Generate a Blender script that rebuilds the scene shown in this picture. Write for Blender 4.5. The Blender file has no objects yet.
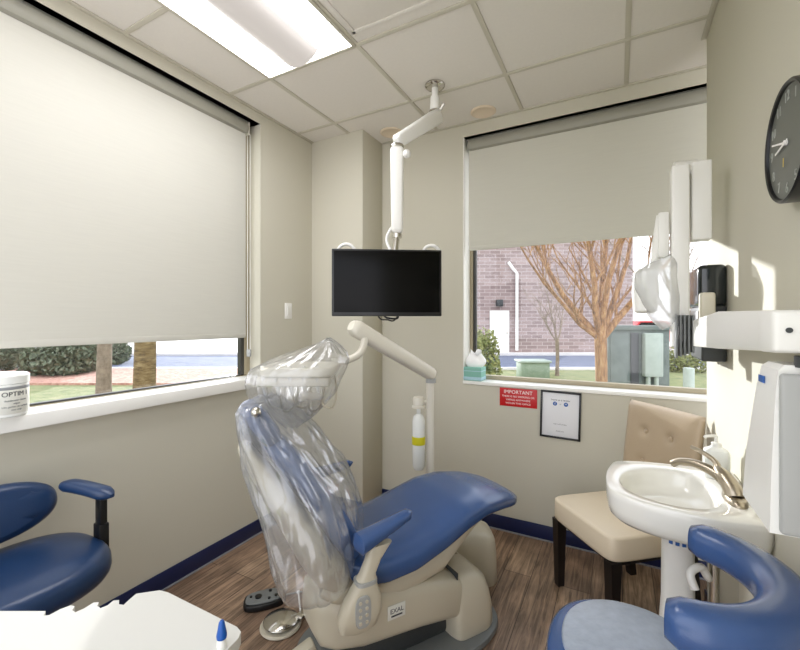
import bpy, bmesh, math, random
from mathutils import Vector, Matrix, noise
random.seed(7)
SC = bpy.context.scene
COL = SC.collection
PI = math.pi
WORLD = {}

def V(*a): return Vector(a)
def srgb(h):
    h = h.lstrip('#'); r = []
    for i in (0, 2, 4):
        c = int(h[i:i+2], 16)/255
        r.append(c/12.92 if c <= .04045 else ((c+.055)/1.055)**2.4)
    return (r[0], r[1], r[2], 1)

# ------------------------------------------------------------------ materials
def newmat(name):
    m = bpy.data.materials.new(name); m.use_nodes = True
    nt = m.node_tree; b = nt.nodes['Principled BSDF']
    return m, nt, b
def mat(name, col, rough=.5, metal=0, bump=0, bscale=60, var=0, vscale=3, coat=0, trans=0, emit=None, estr=1, spec=None, sub=0):
    m, nt, b = newmat(name); N = nt.nodes; L = nt.links
    c = srgb(col)
    b.inputs['Base Color'].default_value = c
    b.inputs['Roughness'].default_value = rough
    b.inputs['Metallic'].default_value = metal
    if spec is not None: b.inputs['Specular IOR Level'].default_value = spec
    if coat: b.inputs['Coat Weight'].default_value = coat; b.inputs['Coat Roughness'].default_value = .15
    if trans: b.inputs['Transmission Weight'].default_value = trans
    if emit: b.inputs['Emission Color'].default_value = srgb(emit); b.inputs['Emission Strength'].default_value = estr
    tc = N.new('ShaderNodeTexCoord')
    if var:
        n = N.new('ShaderNodeTexNoise'); n.inputs['Scale'].default_value = vscale; n.inputs['Detail'].default_value = 4
        mx = N.new('ShaderNodeMix'); mx.data_type = 'RGBA'
        mx.inputs[6].default_value = tuple(x*(1-var) for x in c[:3])+(1,)
        mx.inputs[7].default_value = tuple(min(1, x*(1+var)) for x in c[:3])+(1,)
        L.new(tc.outputs['Object'], n.inputs['Vector']); L.new(n.outputs['Fac'], mx.inputs[0]); L.new(mx.outputs[2], b.inputs['Base Color'])
    if bump:
        n = N.new('ShaderNodeTexNoise'); n.inputs['Scale'].default_value = bscale; n.inputs['Detail'].default_value = 3
        bp = N.new('ShaderNodeBump'); bp.inputs['Strength'].default_value = bump; bp.inputs['Distance'].default_value = .004
        L.new(tc.outputs['Object'], n.inputs['Vector']); L.new(n.outputs['Fac'], bp.inputs['Height']); L.new(bp.outputs['Normal'], b.inputs['Normal'])
    return m

M = {}
M['wall'] = mat('wall_paint', '#c8c4b4', .75, bump=.05, bscale=250)
M['ceil'] = mat('ceiling_tile', '#dcd7cf', .9, bump=.12, bscale=400, var=.03, vscale=60)
M['grid'] = mat('grid_white', '#c2bdae', .5)
M['navy'] = mat('navy_vinyl', '#15204a', .35)
M['caulk'] = mat('floor_edge', '#8b8b90', .6)
M['white'] = mat('white_plastic', '#ecebe6', .3)
M['satin'] = mat('satin_white', '#e9e8e2', .35)
M['sill'] = mat('sill_white', '#f1f0ea', .35)
M['cream'] = mat('cream_plastic', '#c4bca8', .32)
M['cream_lt'] = mat('pale_cream_plastic', '#dfdacc', .32)
M['cream2'] = mat('cream_cabinet', '#d8d2c0', .4)
M['porcelain'] = mat('sink_porcelain', '#e9e7df', .12, coat=.5)
M['blue'] = mat('blue_upholstery', '#34507f', .27, bump=.12, bscale=300, var=.08, vscale=8, coat=.25)
M['blue_dk'] = mat('dark_blue_upholstery', '#1b355a', .3, bump=.12, bscale=300, var=.08)
M['stool_glare'] = mat('grey_blue_seat_glare', '#97a0ad', .3, bump=.4, bscale=60, var=.2, vscale=40)  # window glare on the blue stool seat, put into the colour
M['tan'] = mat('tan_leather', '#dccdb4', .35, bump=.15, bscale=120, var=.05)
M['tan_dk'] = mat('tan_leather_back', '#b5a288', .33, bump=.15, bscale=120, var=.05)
M['darkwood'] = mat('espresso_wood', '#17110f', .4)
M['black'] = mat('black_plastic', '#101113', .3)
M['screen'] = mat('black_screen', '#020202', .25, spec=.15)
M['chrome'] = mat('chrome', '#c9c5bd', .15, metal=1)
M['nickel'] = mat('brushed_nickel', '#b5aa98', .28, metal=1)
M['grey'] = mat('grey_plastic', '#6d706f', .45)
M['grey_dk'] = mat('dark_grey_plastic', '#3a3d3e', .45)
M['grey_lt'] = mat('light_grey_plastic', '#a5a6a3', .4)
M['bronze'] = mat('dark_frame', '#3b3a36', .4)
M['almond'] = mat('almond_frame', '#a79c84', .45)
M['roller'] = mat('taupe_cassette', '#98968a', .45)
M['peach'] = mat('peach_cover', '#e0cfb8', .6)
M['smoke'] = mat('smoked_plastic', '#1d2426', .1, coat=.4)
M['red'] = mat('red_sign', '#c5161c', .4)
M['paper'] = mat('white_paper', '#e6e7ea', .6)
M['ink'] = mat('ink', '#3a3d42', .7)
M['inkblue'] = mat('blue_ink', '#2d5fa8', .6)
M['inkwhite'] = mat('white_ink', '#f5f1ee', .6)
M['inkfaint'] = mat('grey_ink', '#8d9092', .7)
M['teal'] = mat('teal_card', '#7fb5a6', .6)
M['teal2'] = mat('blue_card', '#a8cbd6', .6)
M['tissue'] = mat('tissue', '#fbfbfb', .8)
M['yellow'] = mat('yellow_band', '#d7cf1e', .5)
M['label'] = mat('bottle_label', '#dfdfd6', .5)
M['clockface'] = mat('clock_face', '#62645e', .4)
M['numeral'] = mat('numeral_white', '#a4a6a0', .5)
M['gold'] = mat('brass_yellow', '#c2a84a', .4)
M['bottle'] = mat('white_bottle', '#eef0ec', .25)
M['bluecap'] = mat('blue_cap', '#0b4f9f', .35)
M['table'] = mat('table_laminate', '#cfcdc6', .35)

def floor_mat():
    m, nt, b = newmat('wood_plank_floor'); N = nt.nodes; L = nt.links
    tc = N.new('ShaderNodeTexCoord'); mp = N.new('ShaderNodeMapping'); mp.inputs['Rotation'].default_value = (0, 0, PI/2)
    L.new(tc.outputs['Object'], mp.inputs['Vector'])
    br = N.new('ShaderNodeTexBrick'); br.inputs['Scale'].default_value = 1
    br.inputs['Brick Width'].default_value = 1.2; br.inputs['Row Height'].default_value = .15
    br.inputs['Mortar Size'].default_value = .0018; br.inputs['Mortar Smooth'].default_value = .2
    br.offset = .37; br.inputs['Bias'].default_value = 0
    br.inputs['Color1'].default_value = srgb('#b09a84'); br.inputs['Color2'].default_value = srgb('#8d7664'); br.inputs['Mortar'].default_value = srgb('#4a3a30')
    L.new(mp.outputs[0], br.inputs['Vector'])
    m2 = N.new('ShaderNodeMapping'); m2.inputs['Scale'].default_value = (30, 1.8, 1); L.new(tc.outputs['Object'], m2.inputs['Vector'])
    n = N.new('ShaderNodeTexNoise'); n.inputs['Scale'].default_value = 1.6; n.inputs['Detail'].default_value = 8; n.inputs['Roughness'].default_value = .65; n.inputs['Distortion'].default_value = 1.2
    L.new(m2.outputs[0], n.inputs['Vector'])
    cr = N.new('ShaderNodeValToRGB'); cr.color_ramp.elements[0].position = .32; cr.color_ramp.elements[0].color = (.32, .28, .25, 1)
    cr.color_ramp.elements[1].position = .7; cr.color_ramp.elements[1].color = (1.5, 1.45, 1.38, 1)
    L.new(n.outputs['Fac'], cr.inputs[0])
    n3 = N.new('ShaderNodeTexNoise'); n3.inputs['Scale'].default_value = 5; n3.inputs['Detail'].default_value = 5; L.new(tc.outputs['Object'], n3.inputs['Vector'])
    cr3 = N.new('ShaderNodeValToRGB'); cr3.color_ramp.elements[0].position = .35; cr3.color_ramp.elements[0].color = (.62, .6, .6, 1); cr3.color_ramp.elements[1].position = .65; cr3.color_ramp.elements[1].color = (1.15, 1.12, 1.1, 1)
    L.new(n3.outputs['Fac'], cr3.inputs[0])
    mx = N.new('ShaderNodeMix'); mx.data_type = 'RGBA'; mx.blend_type = 'MULTIPLY'; mx.inputs[0].default_value = 1
    L.new(br.outputs['Color'], mx.inputs[6]); L.new(cr.outputs[0], mx.inputs[7])
    mx2 = N.new('ShaderNodeMix'); mx2.data_type = 'RGBA'; mx2.blend_type = 'MULTIPLY'; mx2.inputs[0].default_value = 1
    L.new(mx.outputs[2], mx2.inputs[6]); L.new(cr3.outputs[0], mx2.inputs[7])
    L.new(mx2.outputs[2], b.inputs['Base Color']); b.inputs['Roughness'].default_value = .38
    bp = N.new('ShaderNodeBump'); bp.inputs['Strength'].default_value = .15; bp.inputs['Distance'].default_value = .003
    L.new(n.outputs['Fac'], bp.inputs['Height']); L.new(bp.outputs[0], b.inputs['Normal'])
    return m
M['floor'] = floor_mat()

def fabric_mat(name, col, transl):
    m, nt, b = newmat(name); N = nt.nodes; L = nt.links
    tc = N.new('ShaderNodeTexCoord'); mp = N.new('ShaderNodeMapping'); mp.inputs['Scale'].default_value = (6, 6, 120)
    n = N.new('ShaderNodeTexNoise'); n.inputs['Scale'].default_value = 1; n.inputs['Detail'].default_value = 4
    L.new(tc.outputs['Object'], mp.inputs[0]); L.new(mp.outputs[0], n.inputs['Vector'])
    c = srgb(col); mx = N.new('ShaderNodeMix'); mx.data_type = 'RGBA'
    mx.inputs[6].default_value = tuple(x*.93 for x in c[:3])+(1,); mx.inputs[7].default_value = c
    L.new(n.outputs['Fac'], mx.inputs[0])
    d = N.new('ShaderNodeBsdfDiffuse'); t = N.new('ShaderNodeBsdfTranslucent'); ms = N.new('ShaderNodeMixShader'); ms.inputs[0].default_value = transl
    L.new(mx.outputs[2], d.inputs[0]); L.new(mx.outputs[2], t.inputs[0])
    L.new(d.outputs[0], ms.inputs[1]); L.new(t.outputs[0], ms.inputs[2]); L.new(ms.outputs[0], N['Material Output'].inputs[0])
    return m
M['shade'] = fabric_mat('shade_fabric', '#d9d7ce', .2)
M['shade2'] = fabric_mat('shade_fabric_back', '#d6d4c8', .1)

def glass_mat(name='window_glass', tint=(1, 1, 1, 1), fac=.025):
    m, nt, b = newmat(name); N = nt.nodes; L = nt.links
    t = N.new('ShaderNodeBsdfTransparent'); t.inputs[0].default_value = tint
    g = N.new('ShaderNodeBsdfGlossy'); g.inputs['Roughness'].default_value = .03
    ms = N.new('ShaderNodeMixShader'); ms.inputs[0].default_value = fac
    L.new(t.outputs[0], ms.inputs[1]); L.new(g.outputs[0], ms.inputs[2]); L.new(ms.outputs[0], N['Material Output'].inputs[0])
    return m
M['glass'] = glass_mat()

def plastic_mat(name, cover, tint, scale=14, bstr=1.0, p0=.35, p1=.72):
    """thin clear polythene: transparent, with a milky sheen and creases"""
    m, nt, b = newmat(name); N = nt.nodes; L = nt.links
    tc = N.new('ShaderNodeTexCoord')
    n = N.new('ShaderNodeTexNoise'); n.noise_type = 'RIDGED_MULTIFRACTAL'; n.normalize = True; n.inputs['Scale'].default_value = scale; n.inputs['Detail'].default_value = 3; n.inputs['Distortion'].default_value = .6
    mp = N.new('ShaderNodeMapping'); mp.inputs['Scale'].default_value = (1.6, 1.6, .55)
    L.new(tc.outputs['Object'], mp.inputs[0]); L.new(mp.outputs[0], n.inputs['Vector'])
    bp = N.new('ShaderNodeBump'); bp.inputs['Strength'].default_value = bstr; bp.inputs['Distance'].default_value = .03
    L.new(n.outputs['Fac'], bp.inputs['Height'])
    t = N.new('ShaderNodeBsdfTransparent'); t.inputs[0].default_value = (.93, .94, .95, 1)
    d = N.new('ShaderNodeBsdfDiffuse'); d.inputs[0].default_value = srgb(tint); L.new(bp.outputs[0], d.inputs['Normal'])
    tl = N.new('ShaderNodeBsdfTranslucent'); tl.inputs[0].default_value = srgb(tint); L.new(bp.outputs[0], tl.inputs['Normal'])
    dm = N.new('ShaderNodeMixShader'); dm.inputs[0].default_value = .5; L.new(d.outputs[0], dm.inputs[1]); L.new(tl.outputs[0], dm.inputs[2])
    g = N.new('ShaderNodeBsdfGlossy'); g.inputs['Roughness'].default_value = .16; L.new(bp.outputs[0], g.inputs['Normal'])
    cr = N.new('ShaderNodeValToRGB'); cr.color_ramp.elements[0].position = p0; cr.color_ramp.elements[1].position = p1
    lo, hi = cover*.55, min(1, cover*2)
    cr.color_ramp.elements[0].color = (lo, lo, lo, 1); cr.color_ramp.elements[1].color = (hi, hi, hi, 1)
    L.new(n.outputs['Fac'], cr.inputs[0])
    m1 = N.new('ShaderNodeMixShader'); L.new(cr.outputs[0], m1.inputs[0]); L.new(t.outputs[0], m1.inputs[1]); L.new(dm.outputs[0], m1.inputs[2])
    fr = N.new('ShaderNodeLayerWeight'); fr.inputs[0].default_value = .35; L.new(bp.outputs[0], fr.inputs['Normal'])
    mth = N.new('ShaderNodeMath'); mth.operation = 'MULTIPLY_ADD'; mth.inputs[1].default_value = .5; mth.inputs[2].default_value = .08
    L.new(fr.outputs['Facing'], mth.inputs[0])
    m2 = N.new('ShaderNodeMixShader'); L.new(mth.outputs[0], m2.inputs[0]); L.new(m1.outputs[0], m2.inputs[1]); L.new(g.outputs[0], m2.inputs[2])
    L.new(m2.outputs[0], N['Material Output'].inputs[0])
    return m
M['bag'] = plastic_mat('clear_polythene', .42, '#f4f6fa', 6, 1.0, .35, .75)
M['bag2'] = plastic_mat('milky_polythene', .42, '#f8f7f3', 6, .9)
M['bag3'] = plastic_mat('white_polythene', .8, '#f6f6f4', 8, .5)

def noise_mat(name, cols, scale=8, rough=.9, detail=6, stretch=(1, 1, 1)):
    m, nt, b = newmat(name); N = nt.nodes; L = nt.links
    tc = N.new('ShaderNodeTexCoord'); mp = N.new('ShaderNodeMapping'); mp.inputs['Scale'].default_value = stretch
    n = N.new('ShaderNodeTexNoise'); n.inputs['Scale'].default_value = scale; n.inputs['Detail'].default_value = detail; n.inputs['Roughness'].default_value = .7
    L.new(tc.outputs['Object'], mp.inputs[0]); L.new(mp.outputs[0], n.inputs['Vector'])
    cr = N.new('ShaderNodeValToRGB'); e = cr.color_ramp.elements
    e[0].position = .3; e[0].color = srgb(cols[0]); e[1].position = .7; e[1].color = srgb(cols[-1])
    for i, c in enumerate(cols[1:-1]):
        x = e.new(.3+.4*(i+1)/(len(cols)-1)); x.color = srgb(c)
    L.new(n.outputs['Fac'], cr.inputs[0]); L.new(cr.outputs[0], b.inputs['Base Color']); b.inputs['Roughness'].default_value = rough
    return m
M['grass'] = noise_mat('lawn_grass', ['#5c6440', '#7d8355', '#958d68'], 5)
M['mulch'] = noise_mat('leaf_mulch', ['#8a6255', '#b78a78', '#d2ae9b'], 9)
M['road'] = noise_mat('blue_grey_asphalt', ['#5e6577', '#767d90'], 2)
M['concrete'] = noise_mat('pale_concrete', ['#cfcac6', '#e0dcd8'], 3)
M['bark'] = noise_mat('orange_bark', ['#4a3420', '#916a42', '#b8966a'], 9, stretch=(3, 3, .8))
M['bark2'] = noise_mat('brown_bark', ['#3e3022', '#75603f', '#9c8a66'], 7, stretch=(1, 1, 4))
M['bark3'] = noise_mat('grey_bark', ['#6b5c50', '#9a8a78'], 9)
M['leaf'] = noise_mat('shrub_leaves', ['#4b5a35', '#7d8450', '#a8a05f'], 20)
M['leaf2'] = noise_mat('dark_shrub_leaves', ['#3c4438', '#5f6a52', '#837d6b'], 14)
M['cabinet'] = noise_mat('grey_green_steel', ['#4f5a54', '#6b7670'], 5, .5)
M['cabinet2'] = noise_mat('pale_steel', ['#96a299', '#aab5ab'], 5, .5)
M['greenbox'] = noise_mat('pale_green_steel', ['#74866e', '#8b9a84'], 6, .5)

def brick_mat():
    m, nt, b = newmat('purple_brick'); N = nt.nodes; L = nt.links
    tc = N.new('ShaderNodeTexCoord'); mp = N.new('ShaderNodeMapping'); mp.inputs['Rotation'].default_value = (PI/2, 0, 0)
    L.new(tc.outputs['Object'], mp.inputs[0])
    br = N.new('ShaderNodeTexBrick'); br.inputs['Scale'].default_value = 1; br.inputs['Brick Width'].default_value = .42; br.inputs['Row Height'].default_value = .16; br.inputs['Mortar Size'].default_value = .012
    br.inputs['Color1'].default_value = srgb('#a3908c'); br.inputs['Color2'].default_value = srgb('#877572'); br.inputs['Mortar'].default_value = srgb('#b3a7a3')
    L.new(mp.outputs[0], br.inputs['Vector']); L.new(br.outputs[0], b.inputs['Base Color']); b.inputs['Roughness'].default_value = .9
    return m
M['brick'] = brick_mat()

# ------------------------------------------------------------------ mesh builder
class MB:
    def __init__(s, F=None): s.bm = bmesh.new(); s.F = F or Matrix.Identity(4)
    def _in(s, bm2, T=None):
        if T: bmesh.ops.transform(bm2, matrix=T, verts=bm2.verts)
        me = bpy.data.meshes.new('t'); bm2.to_mesh(me); bm2.free(); s.bm.from_mesh(me); bpy.data.meshes.remove(me); return s
    def box(s, a, b, bev=.003, seg=2, R=None):
        """box between corners a and b; R optional rotation matrix about the box centre"""
        a = Vector(a); b = Vector(b); c = (a+b)/2; d = b-a
        bm = bmesh.new(); bmesh.ops.create_cube(bm, size=1)
        bmesh.ops.scale(bm, vec=(abs(d.x), abs(d.y), abs(d.z)), verts=bm.verts)
        if bev:
            bev = min(bev, .49*min(abs(d.x), abs(d.y), abs(d.z)))
            bmesh.ops.bevel(bm, geom=bm.edges[:], offset=bev, segments=seg, affect='EDGES', profile=.5)
        T = Matrix.Translation(c) @ (R.to_4x4() if R else Matrix.Identity(4))
        return s._in(bm, T)
    def cyl(s, p0, p1, r0, r1=None, seg=24, bev=0):
        p0 = Vector(p0); p1 = Vector(p1); r1 = r0 if r1 is None else r1
        L = (p1-p0).length; bm = bmesh.new()
        bmesh.ops.create_cone(bm, cap_ends=True, segments=seg, radius1=r0, radius2=r1, depth=L)
        if bev:
            ed = [e for e in bm.edges if abs(e.verts[0].co.z-e.verts[1].co.z) < 1e-6]
            bmesh.ops.bevel(bm, geom=ed, offset=bev, segments=2, affect='EDGES', profile=.5)
        q = (p1-p0).to_track_quat('Z', 'Y').to_matrix().to_4x4()
        return s._in(bm, Matrix.Translation((p0+p1)/2) @ q)
    def loft(s, rings, cap=True, closed=True):
        bm = s.bm; vs = [[bm.verts.new(Vector(p)) for p in r] for r in rings]; n = len(rings[0])
        for i in range(len(vs)-1):
            for j in range(n if closed else n-1):
                k = (j+1) % n
                try: bm.faces.new((vs[i][j], vs[i][k], vs[i+1][k], vs[i+1][j]))
                except ValueError: pass
        if cap and closed:
            bm.faces.new(vs[0][::-1]); bm.faces.new(vs[-1])
        return s
    def tube(s, pts, r, n=12, smooth=0, cap=True):
        pts = [Vector(p) for p in pts]
        rs = list(r) if isinstance(r, (list, tuple)) else [r]*len(pts)
        if smooth: pts, rs = cat(pts, rs, smooth)
        rings = []; t0 = (pts[1]-pts[0]).normalized()
        u = t0.orthogonal().normalized()
        for i, p in enumerate(pts):
            t = (pts[min(i+1, len(pts)-1)]-pts[max(i-1, 0)]).normalized()
            u = (u-t*u.dot(t)).normalized(); v = t.cross(u)
            rings.append([p+(u*math.cos(2*PI*k/n)+v*math.sin(2*PI*k/n))*rs[i] for k in range(n)])
        return s.loft(rings, cap)
    def lathe(s, prof, c=(0, 0, 0), n=32, axis=None):
        c = Vector(c); rings = []
        q = axis and Vector(axis).to_track_quat('Z', 'Y')
        for r, z in prof:
            ring = [Vector((max(r, 1e-4)*math.cos(2*PI*k/n), max(r, 1e-4)*math.sin(2*PI*k/n), z)) for k in range(n)]
            if axis: ring = [q @ p for p in ring]
            rings.append([c+p for p in ring])
        return s.loft(rings)
    def prism(s, pts, z0, z1, bev=0):
        rings = [[Vector((x, y, z0)) for x, y in pts], [Vector((x, y, z1)) for x, y in pts]]
        if bev:
            n = len(pts); c = sum((Vector(p) for p in pts), Vector((0, 0)))/n
            def ins(d):
                o = []
                for i in range(n):
                    a = Vector(pts[i-1]); b = Vector(pts[i]); e = Vector(pts[(i+1) % n])
                    t = (e-a); t = t.normalized() if t.length > 0 else Vector((1, 0)); nn = Vector((-t.y, t.x))
                    if nn.dot(c-b) < 0: nn = -nn
                    o.append(b+nn*d)
                return o
            rings = []
            for d, z in ((bev, z0), (bev*.3, z0+bev*.3), (0, z0+bev), (0, z1-bev), (bev*.3, z1-bev*.3), (bev, z1)):
                rings.append([Vector((p.x, p.y, z)) for p in ins(d)])
        return s.loft(rings)
    def sphere(s, c, r, sc=(1, 1, 1), n=24, R=None):
        bm = bmesh.new(); bmesh.ops.create_uvsphere(bm, u_segments=n, v_segments=n//2, radius=r)
        bmesh.ops.scale(bm, vec=sc, verts=bm.verts)
        return s._in(bm, Matrix.Translation(Vector(c)) @ (R.to_4x4() if R else Matrix.Identity(4)))
    def pad(s, c, ax, ay, h, p=3, er=.03, dome=.012, n=48, R=None, taper=0):
        """upholstered cushion: superellipse outline, rounded edges, domed top; base at c.z"""
        rings = []; c = Vector(c)
        def rg(ins, z):
            return [Vector(((ax-ins)*sp(math.cos(t), p)*(1+taper*math.sin(t)), (ay-ins)*sp(math.sin(t), p), z)) for t in (2*PI*k/n for k in range(n))]
        for i in range(5):
            a = PI/2*i/4; rings.append(rg(er*(1-math.sin(a)), er*(1-math.cos(a))))
        for i in range(1, 6):
            a = PI/2*i/5; rings.append(rg(er*(1-math.cos(a)), h-er+er*math.sin(a)))
        for f in (.75, .5, .25, .05):
            r = rg(0, 0); rings.append([Vector((q.x*f, q.y*f, h+dome*(1-f*f))) for q in r])
        if R: rings = [[R @ q for q in r] for r in rings]
        return s.loft([[c+q for q in r] for r in rings])
    def text(s, body, size, T, depth=.0006, align='CENTER', warp=None):
        cu = bpy.data.curves.new('t', 'FONT'); cu.body = body; cu.size = size; cu.extrude = depth; cu.align_x = align; cu.align_y = 'CENTER'; cu.resolution_u = 3
        o = bpy.data.objects.new('t', cu); COL.objects.link(o); bpy.context.view_layer.update()
        me = bpy.data.meshes.new_from_object(o.evaluated_get(bpy.context.evaluated_depsgraph_get()))
        bm = bmesh.new(); bm.from_mesh(me)
        if warp:
            for v in bm.verts: v.co = warp(v.co)
        bpy.data.objects.remove(o); bpy.data.curves.remove(cu); bpy.data.meshes.remove(me)
        return s._in(bm, T)
    def noise(s, amp, scale, seed=0, zs=1):
        s.bm.normal_update()
        for v in s.bm.verts:
            p = Vector((v.co.x*scale, v.co.y*scale, v.co.z*scale*zs))+Vector((seed, seed*2, 0))
            v.co += v.normal*amp*noise.noise(p)
        return s
    def build(s, name, m, parent=None, sharp=40, label=None, solid=0, sub=0):
        bm = s.bm
        bmesh.ops.remove_doubles(bm, verts=bm.verts, dist=1e-5)
        bmesh.ops.transform(bm, matrix=s.F, verts=bm.verts)
        bmesh.ops.recalc_face_normals(bm, faces=bm.faces)
        if parent is None:
            xs = [v.co for v in bm.verts]
            lo = Vector((min(v.x for v in xs), min(v.y for v in xs), min(v.z for v in xs))); hi = Vector((max(v.x for v in xs), max(v.y for v in xs), 0))
            W = Matrix.Translation(((lo.x+hi.x)/2, (lo.y+hi.y)/2, lo.z))
        else: W = WORLD[parent.name]
        bmesh.ops.transform(bm, matrix=W.inverted(), verts=bm.verts)
        for f in bm.faces: f.smooth = True
        for e in bm.edges:
            e.smooth = not (len(e.link_faces) == 2 and e.calc_face_angle(0) > math.radians(sharp))
        me = bpy.data.meshes.new(name); bm.to_mesh(me); bm.free()
        me.materials.append(M[m] if isinstance(m, str) else m)
        o = bpy.data.objects.new(name, me); COL.objects.link(o)
        if parent is None: o.matrix_world = W
        else: o.parent = parent
        WORLD[o.name] = W
        if label: o['label'] = label
        if sub:
            md = o.modifiers.new('s', 'SUBSURF'); md.levels = md.render_levels = sub
        if solid:
            md = o.modifiers.new('t', 'SOLIDIFY'); md.thickness = solid
        return o
def sp(x, p): return math.copysign(abs(x)**(2/p), x)
def cat(P, R, k):
    out = []; ro = []
    for i in range(len(P)-1):
        p0 = P[max(i-1, 0)]; p1 = P[i]; p2 = P[i+1]; p3 = P[min(i+2, len(P)-1)]
        for j in range(k):
            t = j/k; out.append(.5*((2*p1)+(p2-p0)*t+(2*p0-5*p1+4*p2-p3)*t*t+(3*p1-p0-3*p2+p3)*t**3)); ro.append(R[i]*(1-t)+R[i+1]*t)
    return out+[P[-1]], ro+[R[-1]]
def lerp_table(tab, x):
    if x <= tab[0][0]: return tab[0][1:]
    for a, b in zip(tab, tab[1:]):
        if x <= b[0]:
            t = (x-a[0])/(b[0]-a[0]); t = t*t*(3-2*t) if False else t
            return tuple(a[i]+(b[i]-a[i])*t for i in range(1, len(a)))
    return tab[-1][1:]
def smooth_poly(pts, k=4):
    """closed Catmull-Rom through 2-D points"""
    n = len(pts); P = [Vector(p) for p in pts]; out = []
    for i in range(n):
        p0, p1, p2, p3 = P[i-1], P[i], P[(i+1) % n], P[(i+2) % n]
        for j in range(k):
            t = j/k; out.append(.5*((2*p1)+(p2-p0)*t+(2*p0-5*p1+4*p2-p3)*t*t+(3*p1-p0-3*p2+p3)*t**3))
    return [tuple(q) for q in out]
def tag(o, label, cat_, group=None):
    o['label'] = label; o['category'] = cat_
    if group: o['group'] = group
    return o
def thing(name, loc, label, cat_, group=None, rz=0):
    o = bpy.data.objects.new(name, None); COL.objects.link(o); o.location = loc; o.rotation_euler = (0, 0, rz)
    o.empty_display_size = .05
    WORLD[o.name] = Matrix.Translation(Vector(loc)) @ Matrix.Rotation(rz, 4, 'Z')
    return tag(o, label, cat_, group)
def struct(o): o['kind'] = 'structure'; return o
def frame(loc, rz=0, rx=0): return Matrix.Translation(Vector(loc)) @ Matrix.Rotation(rz, 4, 'Z') @ Matrix.Rotation(rx, 4, 'X')

XL, XR, YB, ZC = -2.144, .386, 2.795, 2.851
YR = 2.51     # where the right wall ends and the window nook begins
YF = -.5      # room left open behind the camera
XN = 1.3      # far end of the nook

# ------------------------------------------------------------------ room shell
struct(MB().box((XL-.02, YF, -.08), (XN, YB+.02, 0), 0).build('floor', 'floor'))
struct(MB().box((XL-.3, YF, ZC), (XN+.1, YB+.3, ZC+.1), 0).build('ceiling', 'ceil'))
T = .6096; X0, Y0 = -1.7878, 1.7269
g = MB()
for i in range(-1, 5):
    x = X0+i*T
    if XL < x < XN: g.box((x-.012, YF, ZC-.006), (x+.012, YB-.002, ZC+.001), .001)
for j in range(-4, 3):
    y = Y0+j*T
    if j == -1:
        g.box((XL+.002, y-.012, ZC-.0065), (X0+.004, y+.012, ZC+.001), .001).box((X0+T-.004, y-.012, ZC-.0065), (XN, y+.012, ZC+.001), .001); continue
    if YF < y < YB: g.box((XL+.002, y-.012, ZC-.0065), (XN, y+.012, ZC+.001), .001)
g.box((XL, YF, ZC-.008), (XL+.02, YR, ZC), .001).box((XR-.022, YF, ZC-.009), (XR, YR, ZC), .001).box((-1.65, YB-.02, ZC-.007), (XN, YB, ZC), .001)
struct(g.build('trim_1', 'grid'))
# left wall with its window opening
LY0, LY1, LZ0, LZ1 = -.35, 1.985, 1.045, 2.775
w = MB()
w.box((XL-.18, YF, 0), (XL, YB+.18, LZ0), 0).box((XL-.18, YF, LZ1), (XL, YB+.18, ZC), 0)
w.box((XL-.18, YF, LZ0), (XL, LY0, LZ1), 0).box((XL-.18, LY1, LZ0), (XL, YB+.18, LZ1), 0)
struct(w.build('wall_left', 'wall'))
# back wall with its window opening
BX0, BZ0, BZ1 = -.987, 1.008, 2.757
w = MB()
w.box((XL, YB, 0), (XN, YB+.18, BZ0), 0).box((XL, YB, BZ1), (XN, YB+.18, ZC), 0)
w.box((XL, YB, BZ0), (BX0, YB+.18, BZ1), 0).box((1.05, YB, BZ0), (XN, YB+.18, BZ1), 0)
struct(w.build('wall_back', 'wall'))
struct(MB().box((XL, YR, 0), (-1.662, YB, ZC), .002).build('wall_column', 'wall'))
struct(MB().box((XR, YF, 0), (XR+.14, YR, ZC), .012, 3).build('wall_right', 'wall'))
struct(MB().box((XN, YR-.4, 0), (XN+.1, YB+.18, ZC), 0).build('wall_nook', 'wall'))
def baseboard(name, a, b, caulk_a, caulk_b):
    o = struct(MB().box(a, b, .003).build(name, 'navy'))
    MB().box(caulk_a, caulk_b, .002).build('quarter_round', 'caulk', o); return o
baseboard('baseboard_left', (XL, YF, .006), (XL+.009, YR, .1), (XL+.0005, YF, .0), (XL+.015, YR, .009))
baseboard('baseboard_back', (-1.66, YB-.009, .006), (XN, YB, .1), (-1.66, YB-.015, 0), (XN, YB-.0005, .009))
baseboard('baseboard_column', (XL+.01, YR-.009, .006), (-1.66, YR, .1), (XL+.016, YR-.015, 0), (-1.66, YR-.0005, .009))
baseboard('baseboard_right', (XR-.009, YF, .006), (XR, YR, .1), (XR-.015, YF, 0), (XR-.0005, YR, .009))

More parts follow.
